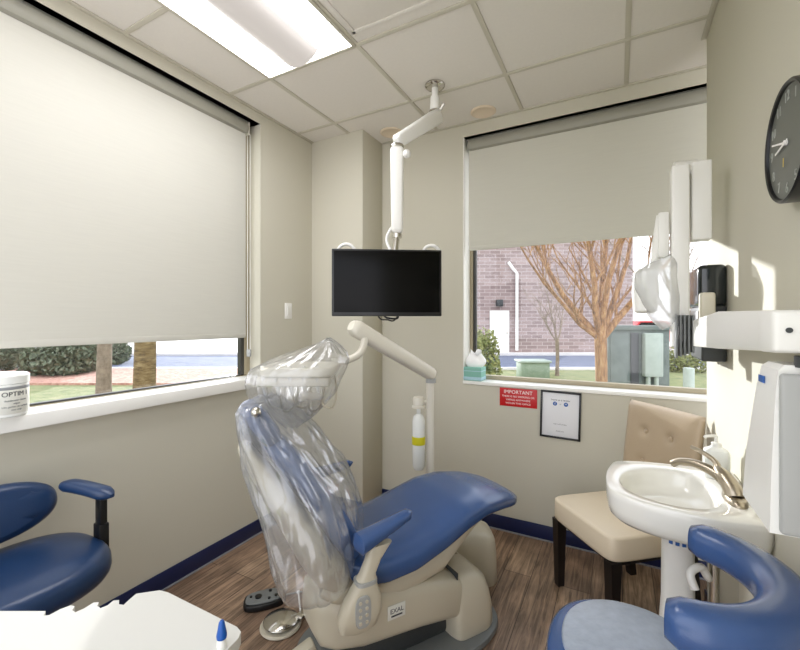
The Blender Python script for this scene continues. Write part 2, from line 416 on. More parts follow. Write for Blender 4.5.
# ------------------------------------------------------------------ windows
# left window
wx = XL-.15
f = MB()
f.box((wx, LY0, LZ0), (wx+.05, LY1, LZ0+.022), .003).box((wx, LY0, LZ1-.05), (wx+.05, LY1, LZ1), .003)
f.box((wx, LY1-.045, LZ0), (wx+.05, LY1, LZ1), .003).box((wx, LY0, LZ0), (wx+.05, LY0+.05, LZ1), .003)
win1 = struct(f.build('window_1', 'almond'))
MB().box((wx+.012, LY1-.075, LZ0+.02), (wx+.045, LY1-.045, LZ1-.05), .003).box((wx+.012, LY0+.05, LZ0+.02), (wx+.045, LY1-.05, LZ0+.03), .002).build('sash', 'bronze', win1)
MB().box((wx+.02, LY0+.03, LZ0+.02), (wx+.026, LY1-.03, LZ1-.03), 0).build('pane', 'glass', win1)
sl = MB().box((wx+.045, LY0-.03, LZ0-.003), (XL+.002, LY1-.001, LZ0+.018), .003).box((XL+.001, LY0-.06, LZ0-.045), (XL+.055, LY1+.02, LZ0+.018), .006, 3)
sl.build('window_sill', 'sill', win1)
# back window
wy = YB+.13
f = MB()
f.box((BX0+.02, wy, BZ0), (1.05, wy+.05, BZ0+.03), .003).box((BX0+.02, wy, BZ1-.05), (1.05, wy+.05, BZ1), .003).box((BX0, wy, BZ0), (BX0+.03, wy+.05, BZ1), .003)
win2 = struct(f.build('window_2', 'almond'))
MB().box((BX0+.03, wy+.01, BZ0+.03), (BX0+.052, wy+.045, BZ1-.05), .003).build('sash', 'bronze', win2)
MB().box((BX0+.03, wy+.02, BZ0+.02), (1.05, wy+.026, BZ1-.03), 0).build('pane', 'glass', win2)
MB().box((BX0+.001, YB-.012, BZ0-.022), (1.049, wy, BZ0+.002), .004).build('window_sill', 'sill', win2)
MB().box((BX0+.0005, YB+.001, BZ0), (BX0+.008, wy, BZ1), .001).build('jamb_liner', 'sill', win2)

# roller shades
def shade(name, label, x0, x1, along, depth, zt, zb, face, fab, chain=None):
    """along: 'x' or 'y' ; depth = coordinate of the cloth ; face = +1/-1 towards the room"""
    t = thing(name, (x0, depth, zb) if along == 'x' else (depth, x0, zb), label, 'roller shade')
    def P(a, d, z): return (a, d, z) if along == 'x' else (d, a, z)
    def bx(mb, a0, a1, d0, d1, z0, z1, bev=.003):
        p, q = P(a0, d0, z0), P(a1, d1, z1)
        return mb.box([min(i, j) for i, j in zip(p, q)], [max(i, j) for i, j in zip(p, q)], bev)
    mb = MB(); bx(mb, x0, x1, depth+face*.015, depth+face*.017, zb+.03, zt-.04, 0); mb.build('shade_cloth', fab, t)
    mb = MB(); bx(mb, x0, x1, depth+face*.008, depth+face*.02, zb, zb+.032, .004); mb.build('hem_bar', fab, t)
    mb = MB(); mb.cyl(P(x0, depth-face*.01, zt-.045), P(x1, depth-face*.01, zt-.045), .032); mb.build('roller_tube', 'roller', t)
    mb = MB(); bx(mb, x0-.012, x1+.012, depth-face*.03, depth+face*.045, zt-.088, zt-.014, .026)
    bx(mb, x0-.012, x1+.012, depth-face*.04, depth+face*.03, zt-.012, zt-.004, .002); bx(mb, x0, x1, depth-face*.04, depth+face*.03, zt-.05, zt-.002, .002); mb.build('fascia', 'roller', t)
    mb = MB(); bx(mb, x1+.012, x1+.02, depth-face*.04, depth+face*.036, zt-.092, zt-.004, .003); mb.build('end_bracket', 'grid', t)
    if chain:
        mb = MB(); zc = zt-.08; z1 = chain
        for dd in (.006, .03):
            mb.tube([P(x1+.026, depth+face*dd, zc), P(x1+.026, depth+face*dd, z1)], .0022, 6)
        mb.build('bead_chain', 'white', t)
        mb = MB(); bx(mb, x1+.02, x1+.034, depth-face*.0, depth+face*.036, z1-.025, z1+.025, .005); mb.build('chain_tensioner', 'grey_lt', t)
    return t
shade('roller_shade', 'large pale roller shade pulled down over the left window', LY0+.03, 1.905, 'y', XL-.068, LZ1-.002, 1.325, 1, 'shade', 1.22)
shade('roller_shade', 'grey-beige roller shade half lowered over the window facing the room', BX0+.03, 1.03, 'x', YB+.06, BZ1-.002, 1.945, -1, 'shade2')

# light switch
t = thing('light_switch', (XL, 2.248, 1.49), 'white rocker light switch on the wall beside the left window', 'light switch')
MB().box((XL, 2.213, 1.452), (XL+.006, 2.283, 1.568), .003).build('switch_plate', 'white', t)
MB().box((XL+.005, 2.232, 1.478), (XL+.01, 2.264, 1.542), .002).build('rocker', 'satin', t)
# small coax / screw plate low on the column side wall
# ------------------------------------------------------------------ ceiling light
t = thing('ceiling_light', (X0+T/2, Y0-T, ZC-.02), 'bright recessed fluorescent troffer with curved centre diffuser in the ceiling', 'ceiling light')
lx0, lx1, ly0, ly1 = X0+.014, X0+T-.014, Y0-2*T+.014, Y0-.014
em = mat('lit_diffuser', '#807c79', .5, emit='#fff6ef', estr=.2)
pan = mat('lit_reflector', '#ffffff', .45, emit='#fbfbff', estr=6.5)
xc = (lx0+lx1)/2
prof = [(lx0, -.012), (lx0+.02, -.012), (lx0+.06, -.004), (xc-.14, -.003), (xc-.05, -.002), (xc+.05, -.002), (xc+.14, -.003), (lx1-.06, -.004), (lx1-.02, -.012), (lx1, -.012)]
mb = MB(); mb.loft([[V(x, ly0, ZC+z) for x, z in prof], [V(x, ly1, ZC+z) for x, z in prof]], closed=False); mb.build('reflector', pan, t, solid=.001)
prof = [(xc-.115+.23*k/14, -.008-.055*math.sin(PI*k/14)**.7) for k in range(15)]
mb = MB(); mb.loft([[V(x, ly0+.02, ZC+z) for x, z in prof], [V(x, ly1-.06, ZC+z) for x, z in prof]]); mb.build('diffuser', em, t)
mb = MB()
for a, b in (((lx0-.012, ly0-.012), (lx1+.012, ly0+.006)), ((lx0-.012, ly1-.006), (lx1+.012, ly1+.012)), ((lx0-.012, ly0), (lx0+.006, ly1)), ((lx1-.006, ly0), (lx1+.012, ly1))):
    mb.box((a[0], a[1], ZC-.016), (b[0], b[1], ZC-.004), .002)
mb.build('frame', 'grid', t)

# round covers in the ceiling
for i, (x, y, lab) in enumerate([(-1.50, 2.655, 'round peach ceiling cover in front of the wall column'), (-.805, 2.685, 'round peach ceiling cover above the facing window')]):
    mb = MB(); mb.lathe([(.085, 0), (.085, -.004), (.078, -.009), (.07, -.009), (.066, -.006), (0, -.006)], (x, y, ZC)); tag(mb.build('ceiling_cover', 'peach'), lab, 'ceiling cover', 'round ceiling covers')

# flat ceiling tile near the lamp; raised frame added for its shadow line
t = thing('ceiling_panel', (X0+1.5*T, Y0-T*.5, ZC-.01), 'flat framed panel in the ceiling right of the light', 'ceiling panel')
vx0, vx1, vy0, vy1 = X0+T+.03, X0+2*T-.03, Y0-T+.03, Y0-.075
mb = MB()
for a, b in (((vx0, vy0), (vx1, vy0+.02)), ((vx0, vy1-.02), (vx1, vy1)), ((vx0, vy0), (vx0+.02, vy1)), ((vx1-.02, vy0), (vx1, vy1))):
    mb.box((a[0], a[1], ZC-.008), (b[0], b[1], ZC+.001), .002)
mb.build('frame', 'ceil', t)
MB().box((vx0+.02, vy0+.02, ZC-.003), (vx1-.02, vy1-.02, ZC+.001), .001).build('panel', 'ceil', t)

# ------------------------------------------------------------------ ceiling arm + monitor
A0 = V(-.969, 2.246, ZC); A1 = V(-.962, 2.235, 2.69); A2 = V(-1.03, 1.888, 2.385)
t = thing('ceiling_mount', A0, 'white jointed ceiling arm that carries the black monitor', 'monitor arm')
MB().lathe([(.06, 0), (.06, -.008), (.052, -.016), (.03, -.02), (0, -.02)], A0).build('ceiling_flange', 'chrome', t)
MB().lathe([(.019, 0), (.019, -.05), (.026, -.055), (.03, -.13), (.03, -.15), (.02, -.16)], A0-V(0, 0, .016), 24).build('drop_tube', 'white', t)
MB().lathe([(.034, 0), (.036, -.006), (.036, -.02), (.03, -.026)], A0-V(0, 0, .155), 24).cyl(A0+V(.03, 0, -.16), A0+V(.06, -.01, -.13), .008).build('joint_collar', 'chrome', t)
def arm_bar(p, q, w0, h0, w1, h1, name, par, m='white', pw=4):
    d = (q-p).normalized(); side = d.cross(V(0, 0, 1)).normalized(); up = side.cross(d)
    if abs(d.z) > .95: side = V(.881, .473, 0); up = side.cross(d)
    rings = []
    for k, f in ((0, .55), (.02, .85), (.05, 1), (.95, 1), (.98, .85), (1, .55)):
        c = p+(q-p)*k; w_ = (w0+(w1-w0)*k)*f; h_ = (h0+(h1-h0)*k)*f
        rings.append([c+side*w_*sp(math.cos(a), pw)+up*h_*sp(math.sin(a), pw) for a in (2*PI*j/24 for j in range(24))])
    return MB().loft(rings).build(name, m, par)
arm_bar(A1+V(.005, .03, -.02), A2+V(0, -.01, -.005), .04, .044, .03, .034, 'upper_arm', t)
MB().cyl(A1+V(.0, -.02, -.055), A1+V(0, -.035, -.07), .02).build('arm_cap', 'grey_lt', t)
MB().lathe([(.034, 0), (.036, -.004), (.036, -.014), (.03, -.018)], A2+V(0, -.005, -.02)).build('elbow_ring', 'chrome', t)
arm_bar(A2+V(0, -.005, -.03), V(-1.03, 1.885, 1.90), .037, .036, .031, .03, 'lower_arm', t)
MB().sphere(A2+V(.055, 0, -.075), .022).cyl(A2+V(.03, 0, -.07), A2+V(.06, 0, -.075), .01).build('tension_knob', 'white', t)
MB().cyl((-1.03, 1.885, 1.905), (-1.035, 1.87, 1.80), .018).cyl((-1.03, 1.885, 1.895), (-1.03, 1.885, 1.875), .026).build('wrist_joint', 'chrome', t)
MB().tube([(-1.045, 1.9, 1.96), (-1.085, 1.9, 1.92), (-1.1, 1.895, 1.87), (-1.07, 1.885, 1.81)], .0085, 10, 6).build('cable', 'white', t)

MF = Matrix.Translation((-1.052, 1.818, 1.633)) @ Matrix.Rotation(math.radians(28.25+5), 4, 'Z')   # local: x right, -y towards the viewer
t = thing('monitor', (-1.052, 1.83, 1.463), 'black flat screen monitor switched off, hanging from the ceiling arm', 'monitor')
MB(MF).box((-.283, -.012, -.172), (.283, .016, .172), .005).box((-.16, .014, -.1), (.16, .04, .1), .01).build('bezel', 'black', t)
MB(MF).box((-.272, -.0135, -.152), (.272, -.0115, .162), .0005).build('screen', 'screen', t)
for sx in (-.21, .235):
    pts = [(sx+.045*math.cos(a), .03, .158+.045*math.sin(a)) for a in (PI*k/12 for k in range(13))]
    MB(MF).tube(pts, .009, 10).build('handle', 'white', t)
MB(MF).box((-.05, .04, -.06), (.05, .06, .06), .005).cyl((0.03, .075, .0), (0.03, .075, .18), .014).box((-.02, .055, -.02), (.045, .08, .02), .005).build('mount_plate', 'white', t)
MB(MF).tube([(-.05, .02, -.165), (-.03, .015, -.188), (.0, .01, -.19), (.03, .015, -.196), (.05, .02, -.18), (.055, .02, -.165)], .004, 8, 5).tube([(-.02, .02, -.165), (0, .005, -.18), (.05, .01, -.184), (.06, .02, -.165)], .005, 8, 5).build('cable', 'black', t)

# ------------------------------------------------------------------ dental chair
O = V(-1.043, 1.373, 0); TH = math.radians(58)
CF = frame(O, TH)
t = thing('dental_chair', O, 'reclined blue dental chair with cream base, wrapped backrest at its head end', 'dental chair', rz=TH)
tab = [(-.04, .20, .553, .10), (.02, .235, .548, .12), (.12, .25, .545, .13), (.25, .26, .56, .13), (.40, .255, .60, .125), (.52, .245, .635, .115), (.64, .225, .645, .10), (.76, .20, .63, .09), (.86, .17, .60, .075), (.93, .145, .575, .065)]
rings = []
N = 44
for i in range(N+1):
    x = -.05+(.945+.05)*i/N
    hw, zt, th = lerp_table(tab, x)
    e = 1
    if i < 4: e = (.35, .68, .86, .96)[i]
    if i > N-5: e = (.2, .55, .76, .9, .97)[N-i]
    c = zt-th/2
    rings.append([V(x, hw*(.6+.4*e)*sp(math.cos(a), 3.2)*1, c+th/2*e*sp(math.sin(a), 3.2)*(1 if math.sin(a) < 0 else 1)+(0.012*(1-abs(math.cos(a))**2) if math.sin(a) > 0 else 0)-.01) for a in (2*PI*j/40 for j in range(40))])
MB(CF).loft(rings).build('seat_cushion', 'blue', t, sharp=60)
# cream pan beneath the seat
rings = []
for x, hw, zt, zb in ((-.08, .12, .45, .36), (-.02, .17, .455, .33), (.2, .19, .44, .30), (.42, .19, .47, .34), (.6, .16, .535, .46), (.72, .12, .54, .5)):
    c = (zt+zb)/2; h = (zt-zb)/2
    rings.append([V(x, hw*sp(math.cos(a), 4), c+h*sp(math.sin(a), 4)) for a in (2*PI*j/28 for j in range(28))])
MB(CF).loft(rings).build('seat_pan', 'cream', t)
# gray floor plate
def sup(cx, cy, ax, ay, p, n=48, z=0, f=1): return [(cx+ax*f*sp(math.cos(2*PI*k/n), p), cy+ay*f*sp(math.sin(2*PI*k/n), p)) for k in range(n)]
MB(CF).prism(sup(.32, .0, .47, .27, 3), .0, .035, .012).build('floor_plate', 'grey', t)
# lift arm housing
rings = []
for x, hw, zt, zb in ((-.13, .07, .34, .24), (-.11, .12, .37, .20), (-.06, .15, .39, .18), (.05, .165, .395, .16), (.3, .17, .355, .145), (.5, .17, .305, .12), (.52, .16, .295, .13)):
    c = (zt+zb)/2; h = (zt-zb)/2
    rings.append([V(x, -.03+hw*sp(math.cos(a), 5), c+h*sp(math.sin(a), 5)) for a in (2*PI*j/36 for j in range(36))])
MB(CF).loft(rings).build('lift_arm', 'cream', t)
MB(CF).box((.0, -.13, .03), (.5, .1, .15), .03).build('lift_mechanism', 'grey_dk', t)
# front casting
rings = []
for z, x0, x1, hw in ((.03, .48, .72, .185), (.05, .475, .73, .19), (.12, .47, .725, .19), (.19, .47, .71, .185), (.235, .48, .69, .17), (.262, .50, .65, .14), (.27, .52, .61, .09)):
    cx = (x0+x1)/2; ax = (x1-x0)/2
    rings.append([V(cx+ax*sp(math.cos(a), 3.5 if math.cos(a) > 0 else 8), -.02+hw*sp(math.sin(a), 3.5), z+(.04*(1-(cx+ax*math.cos(a)-.48)/.26) if z > .2 else 0)) for a in (2*PI*j/44 for j in range(44))])
MB(CF).loft(rings).build('base_casting', 'cream', t)
MB(CF).box((.496, -.18, .2), (.504, .15, .322), .003).build('seam', 'grey_dk', t)
pl = MB(CF).box((.415, -.05, .335), (.475, .0, .3375), .0005, R=Matrix.Rotation(math.radians(13), 3, 'Y')).build('rating_plate', 'almond', t)
MB(CF).box((.55, -.05, .3195), (.6, -.01, .322), .0005, R=Matrix.Rotation(math.radians(8), 3, 'Y')).build('rating_plate', 'almond', t)
LT = Matrix.Translation((.21, -.2035, .27)) @ Matrix.Rotation(PI/2, 4, 'X')
lab = MB(CF).box((.14, -.202, .255), (.22, -.1985, .31), .001).build('name_label', 'label', t)
MB(CF).text('EXAL', .026, Matrix.Translation((.18, -.2022, .287)) @ Matrix.Rotation(PI/2, 4, 'X')).box((.155, -.2028, .265), (.205, -.2016, .271), 0).build('lettering', 'ink', t)
# armrests
def armrest(sy, x0, x1, yy):
    rings = []
    for k in range(15):
        f = k/14; x = x0+(x1-x0)*f; e = min(1, math.sin(PI*min(f*5, .5))+.25, math.sin(PI*min((1-f)*6, .5))+.25)
        z = .655+.05*f+.0*math.sin(PI*f)
        w_ = (.05-.026*f)*e
        rings.append([V(x, yy+w_*sp(math.cos(a), 2.6)-sy*.03*f, z+(.032-.016*f)*e*sp(math.sin(a), 2.6)) for a in (2*PI*j/20 for j in range(20))])
    MB(CF).loft(rings).build('armrest_pad', 'blue', t)
armrest(-1, -.05, .20, -.31); armrest(1, -.08, .22, .37)
# near-side armrest post and key pad
rings = []
for x, z, hx, hy in ((-.03, .36, .035, .02), (-.035, .375, .07, .028), (-.03, .42, .082, .034), (-.02, .47, .068, .03), (-.01, .52, .040, .028), (.0, .55, .028, .024), (.02, .59, .03, .02), (.05, .64, .045, .018)):
    rings.append([V(x+hx*sp(math.cos(a), 3), -.31+hy*sp(math.sin(a), 3), z) for a in (2*PI*j/24 for j in range(24))])
MB(CF).loft(rings).build('armrest_support', 'cream', t)
rings = []
for z, hx, hy in ((.52, .040, .032), (.533, .040, .032)):
    rings.append([V(-.008+hx*sp(math.cos(a), 3), -.31+hy*sp(math.sin(a), 3), z) for a in (2*PI*j/24 for j in range(24))])
MB(CF).loft(rings).build('collar', 'grey_lt', t)
kp = MB(CF).pad((0, 0, 0), .03, .055, .005, 3, .002, 0, 32, Matrix.Rotation(PI/2, 3, 'X')); bmesh.ops.translate(kp.bm, vec=(-.03, -.339, .44), verts=kp.bm.verts)
kp = kp.build('key_pad', 'grey_lt', t)
for i in range(2):
    for j in range(4):
        MB(CF).cyl((-.042+.024*i, -.343, .405+.023*j), (-.042+.024*i, -.347, .405+.023*j), .006, seg=12).build('button', 'cream', kp)
MB(CF).cyl((-.02, -.29, .42), (-.02, -.14, .38), .028).build('support_link', 'cream', t)
MB(CF).tube([(.0, .2, .45), (.0, .34, .48), (.01, .37, .58), (.04, .37, .65)], [.03, .03, .024, .03], 12, 5).build('armrest_support', 'cream', t)
# backrest
bd = V(-.565, 0, .825); bn = V(.825, 0, .565)
J0 = V(-.02, 0, .56)
def backloft(tab, off, p, name, m):
    rings = []
    for s_, hw, hh in tab:
        c = J0+bd*s_+bn*off(s_)
        rings.append([c+V(0, 1, 0)*hw*sp(math.cos(a), p)+bn*hh*sp(math.sin(a), p) for a in (2*PI*j/32 for j in range(32))])
    return MB(CF).loft(rings).build(name, m, t, sharp=60)
backloft([(-.04, .15, .02), (-.03, .2, .045), (.0, .235, .06), (.1, .25, .065), (.25, .25, .06), (.36, .225, .055), (.44, .18, .05), (.49, .14, .04), (.505, .10, .02)], lambda s_: .02+.02*math.sin(s_*5), 3, 'back_cushion', 'blue')
backloft([(-.2, .08, .03), (-.18, .14, .06), (-.1, .2, .075), (.05, .24, .075), (.25, .24, .055), (.42, .20, .04), (.50, .15, .03), (.52, .1, .02)], lambda s_: -.082+.05*s_, 3, 'back_shell', 'cream')
HB = J0+bd*.57+bn*.04
rings = []
for s_, hw, hh in ((-.085, .07, .015), (-.075, .11, .035), (-.04, .13, .045), (.03, .13, .045), (.07, .11, .035), (.082, .07, .015)):
    rings.append([HB+bd*s_+V(0, 1, 0)*hw*sp(math.cos(a), 3)+bn*hh*sp(math.sin(a), 3) for a in (2*PI*j/28 for j in range(28))])
MB(CF).loft(rings).build('headrest_pad', 'blue', t)
MB(CF).box((-.03, -.03, -.25), (.0, .03, .02), .004, R=None).noise(0, 1).build('headrest_bar', 'grey_dk', t) if False else None
MB(CF).tube([J0+bd*.45-bn*.02, J0+bd*.57-bn*.0], .018, 10).cyl(HB+V(0, -.06, 0)-bn*.045, HB+V(0, .06, 0)-bn*.045, .028).build('headrest_bar', 'grey_dk', t)
MB(CF).cyl(HB+V(-.03, -.12, .06), HB+V(0, -.05, .0)-bn*.03, .012).sphere(HB+V(-.035, -.13, .065), .018).build('release_knob', 'chrome', t)
# yoke to backrest
MB(CF).tube([(.02, -.17, .42), (-.06, -.19, .42), (-.12, -.17, .45)], [.03, .03, .025], 12, 4).build('back_yoke', 'cream', t)
# foot lever and cable
MB(CF).box((-.33, -.13, .15), (-.12, -.075, .19), .01, R=Matrix.Rotation(math.radians(-20), 3, 'Y')).build('foot_bar', 'cream', t)

# ------------------------------------------------------------------ bags
def cam_pt(R, D, z): return V(-.4733*D+.8809*R, .8809*D+.4733*R, z)
def bag(name, tabz, dep, Dc, m, label, amp, seed, n=96, steps=46, sk=0, p=2.3, open_top=False, folds=9):
    """tabz: (z, Rleft, Rright, depth centre, half depth)"""
    rings = []; z0, z1 = tabz[0][0], tabz[-1][0]
    for i in range(steps+1):
        z = z0+(z1-z0)*i/steps
        rl, rr, dc, hd = lerp_table(tabz, z)
        c = (rl+rr)/2; a_ = (rr-rl)/2; ring = []
        for k in range(n):
            an = 2*PI*k/n
            nz = noise.noise(V(math.cos(an)*folds/3, math.sin(an)*folds/3, z*5+seed))
            n2 = noise.noise(V(math.cos(an)*folds, math.sin(an)*folds, z*9+seed*2+math.cos(an)*3))
            n3 = abs(noise.noise(V(math.cos(an)*folds*.6+7, math.sin(an)*folds*.6, z*6-seed+an)))
            f = 1+amp*nz+amp*.45*n2-amp*.7*n3
            ring.append(cam_pt(c+a_*f*sp(math.cos(an), p), dc+hd*f*sp(math.sin(an), p), z+sk*math.cos(an)+.012*n2))
        rings.append(ring)
    mb = MB(); mb.loft(rings, cap=False)
    if not open_top:
        mb.bm.verts.ensure_lookup_table(); top = [mb.bm.verts[i] for i in range(len(mb.bm.verts)-n, len(mb.bm.verts))]
        cc = mb.bm.verts.new(sum((v.co for v in top), V(0, 0, 0))/n)
        for k in range(n): mb.bm.faces.new((top[k], top[(k+1) % n], cc))
    o = mb.build(name, m, sharp=180); tag(o, label, 'plastic cover'); return o
# over the backrest (lower z first)
bag('plastic_cover', [(.50, -.41, -.175, 1.58, .27), (.53, -.43, -.165, 1.60, .32), (.60, -.465, -.16, 1.61, .34), (.68, -.49, -.17, 1.62, .33), (.75, -.515, -.195, 1.63, .32), (.82, -.545, -.225, 1.63, .31), (.90, -.57, -.29, 1.62, .27), (.98, -.585, -.35, 1.61, .25), (1.05, -.59, -.415, 1.60, .23), (1.11, -.595, -.47, 1.58, .18), (1.135, -.58, -.49, 1.57, .14)],
    .3, 1.6, 'bag', 'clear crinkled plastic cover over the blue dental chair backrest', .10, 3, p=2.7, folds=7)
# over the instrument tray
bag('plastic_cover', [(1.00, -.475, -.42, 1.70, .04), (1.03, -.53, -.37, 1.72, .08), (1.08, -.62, -.315, 1.75, .13), (1.13, -.645, -.27, 1.76, .18), (1.18, -.655, -.255, 1.77, .20), (1.235, -.635, -.23, 1.78, .21), (1.265, -.565, -.222, 1.78, .19), (1.30, -.455, -.235, 1.78, .15), (1.335, -.36, -.275, 1.78, .09), (1.36, -.315, -.31, 1.78, .03)],
    .3, 1.75, 'bag2', 'milky plastic bag draped over the instrument tray above the chair back', .06, 11, folds=6)

# ------------------------------------------------------------------ delivery unit
PB = V(-.98, 2.198, 0)
t = thing('delivery_unit', (-.9, 2.2, 0), 'cream post and angled arm holding the bagged instrument tray behind the chair', 'dental delivery unit')
rings = []
UB = frame((-.765, 2.215, 0), math.radians(28))
for z, f in ((0, .97), (.015, 1), (.17, .97), (.225, .93), (.255, .82), (.27, .6)):
    rings.append([V(.165*f*sp(math.cos(a), 4), .13*f*sp(math.sin(a), 4), z) for a in (2*PI*j/36 for j in range(36))])
MB(UB).loft(rings).build('utility_box', 'cream', t)
MB().tube([PB+V(.02, 0, .2), PB+V(.0, 0, .22), PB+V(0, 0, 1.10)], .0235, 20).build('post', 'cream_lt', t)
AE = V(-1.15, 1.66, 1.405); AS = PB+V(.01, -.01, 1.125)
MB().cyl(AS-V(0, 0, .05), AS-V(0, 0, .025), .03).build('post_collar', 'grey_lt', t)
arm_bar(AS+(AS-AE).normalized()*.02, AE+(AE-AS).normalized()*.02, .04, .036, .042, .042, 'support_arm', t, 'cream_lt', 3)
for e_, d_ in ((AE, 1), (AS, 1)):
    pass
MB().tube([AE+V(.03, .04, -.03), AE+V(.04, .03, -.08), AE+V(.03, .0, -.13), AE+V(-.01, -.05, -.16), AE+V(-.06, -.1, -.165)], .018, 14, 6).build('tray_arm', 'cream_lt', t)
TF = frame((-1.20, 1.34, 1.235), math.radians(28))
MB(TF).pad((0, 0, -.025), .15, .14, .04, 6, .01, .0).build('instrument_tray', 'cream_lt', t)
MB(TF).box((-.16, -.115, -.065), (.14, -.06, -.025), .012).build('holder_rail', 'cream_lt', t)
for k in range(5):
    x = -.13+.055*k
    MB(TF).tube([(x, -.11, .02), (x, -.105, -.04), (x+.005, -.09, -.10)], [.009, .011, .006], 10, 4).build('handpiece', 'satin', t)
    MB(TF).tube([(x+.005, -.09, -.10), (x+.02, -.07, -.15-.02*(k % 2)), (x+.05, -.03, -.16), (x+.06, -.0, -.10), (x+.05, .0, -.03)], .0045, 8, 5).build('hose', 'cream', t)
BP = PB+V(-.06, -.03, 0)
MB().lathe([(.0, .06), (.03, .058), (.034, .05), (.034, .01), (.04, .005), (.04, -.005), (.02, -.01)], BP+V(0, 0, .93), 24).cyl(BP+V(0, 0, .96), PB+V(0, 0, .96), .01).build('bottle_cap', 'cream_lt', t)
bt = MB().lathe([(.012, .925), (.012, .89), (.03, .875), (.037, .85), (.038, .70), (.036, .58), (.025, .56), (0, .555)], BP, 28).build('water_bottle', 'bottle', t)
MB().lathe([(.039, .0), (.0395, .002), (.0395, .045), (.039, .047)], BP+V(0, 0, .71), 28).build('band', 'yellow', bt)

# ------------------------------------------------------------------ foot controls
PC = V(-1.40, 1.42, 0)
t = thing('foot_pedal', PC, 'round chrome foot pedal on the floor beside the chair base', 'foot pedal')
MB().lathe([(.088, 0), (.095, .008), (.09, .016), (.06, .02), (0, .02)], PC, 36).build('base_ring', 'cream', t)
MB().lathe([(.078, .026), (.08, .03), (.074, .036), (.03, .044), (0, .046)], PC, 36).build('pedal_disc', 'chrome', t)
MB().tube([PC+V(.06, .06, .03), PC+V(.13, .1, .05), PC+V(.17, .11, .08)], .008, 8, 4).box(PC+V(.05, .04, .02), PC+V(.09, .09, .045), .006).build('hinge_link', 'chrome', t)
MB().cyl(PC+V(.04, .09, .03), PC+V(.0, .12, .09), .004).sphere(PC+V(.0, .12, .09), .008).build('lever', 'satin', t)
GF = frame((-1.59, 1.50, 0), math.radians(50))
t = thing('foot_controller', (-1.59, 1.50, 0), 'small grey and black foot controller near the left baseboard', 'foot controller')
MB(GF).prism(smooth_poly([(-.1, -.03), (-.085, .045), (.0, .06), (.07, .05), (.1, .02), (.1, -.03), (.06, -.06), (-.05, -.06)]), 0, .03, .006).build('housing', 'black', t)
MB(GF).prism(smooth_poly([(-.09, -.025), (-.075, .037), (.0, .05), (.06, .042), (.088, .015), (.088, -.025), (.05, -.05), (-.04, -.05)]), .03, .037, .003).build('top_plate', 'grey', t)
for x, y, r in ((-.03, -.0, .017), (.03, .028, .008), (.055, -.02, .008), (.02, -.03, .007), (-.065, .01, .006)):
    MB(GF).cyl((x, y, .036), (x, y, .042), r, seg=20).build('button', 'black', t)
MB(GF).tube([(.1, 0, .015), (.14, .01, .008), (.2, .0, .006), (.26, -.05, .006)], .004, 8, 5).build('cord', 'grey_lt', t)

# ------------------------------------------------------------------ tan guest chair
GA = V(-.335, 2.37, 0); GB = V(-.025, 2.01, 0)          # front corners on the floor
fx = (GB-GA).normalized(); fy = V(-fx.y, fx.x, 0)   # fy points to the back of the chair
if fy.y < 0: fy = -fy
gc = (GA+GB)/2+fy*.24
rz = math.atan2(fx.y, fx.x)
GFm = frame(gc, rz)   # local x along front edge, local y to the back
t = thing('guest_chair', gc, 'tan leather side chair with button-tufted back in the corner by the window', 'chair', rz=rz)
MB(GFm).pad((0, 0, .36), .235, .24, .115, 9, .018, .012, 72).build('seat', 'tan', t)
rings = []
nx, nz_ = 28, 20
def back_pt(u, v_, side):
    x = u*(.218+.012*v_); z = .45+.535*v_; y = .20+.075*v_+(.012*math.cos(u*PI/2))
    th = .032*max(0, (1-abs(u)**8))**.5*max(0, (1-abs(2*v_-1)**10))**.5
    for bx_, bz_ in BUT:
        d2 = ((x-bx_)**2+(z-bz_)**2); 
        if side < 0: y += .016*math.exp(-d2/.0007)
    return V(x, y+side*th, z)
BUT = [(-.085, .84), (.07, .84), (-.085, .68), (.07, .68)]
mb = MB(GFm)
for side in (-1, 1):
    vs = [[mb.bm.verts.new(back_pt(-1+2*i/48, j/48, side)) for i in range(49)] for j in range(49)]
    for j in range(48):
        for i in range(48): mb.bm.faces.new((vs[j][i], vs[j][i+1], vs[j+1][i+1], vs[j+1][i]))
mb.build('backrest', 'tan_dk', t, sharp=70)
for bx_, bz_ in BUT:
    v_ = (bz_-.45)/.535; y = .20+.075*v_+.012-.032+.010
    MB(GFm).sphere((bx_, y, bz_), .0125, (1, .55, 1), 16).build('button', 'tan_dk', t)
for sx in (-1, 1):
    for sy in (-1, 1):
        rings = []
        for z, h in ((0, .018), (.36, .026)):
            cx, cy = sx*.2, sy*.205+(.05 if sy > 0 and z == 0 else 0)
            rings.append([V(cx-h, cy-h, z), V(cx+h, cy-h, z), V(cx+h, cy+h, z), V(cx-h, cy+h, z)])
        MB(GFm).loft(rings).build('leg', 'darkwood', t)
MB(GFm).box((-.2, -.2, .33), (.2, .2, .362), .004).build('seat_frame', 'darkwood', t)

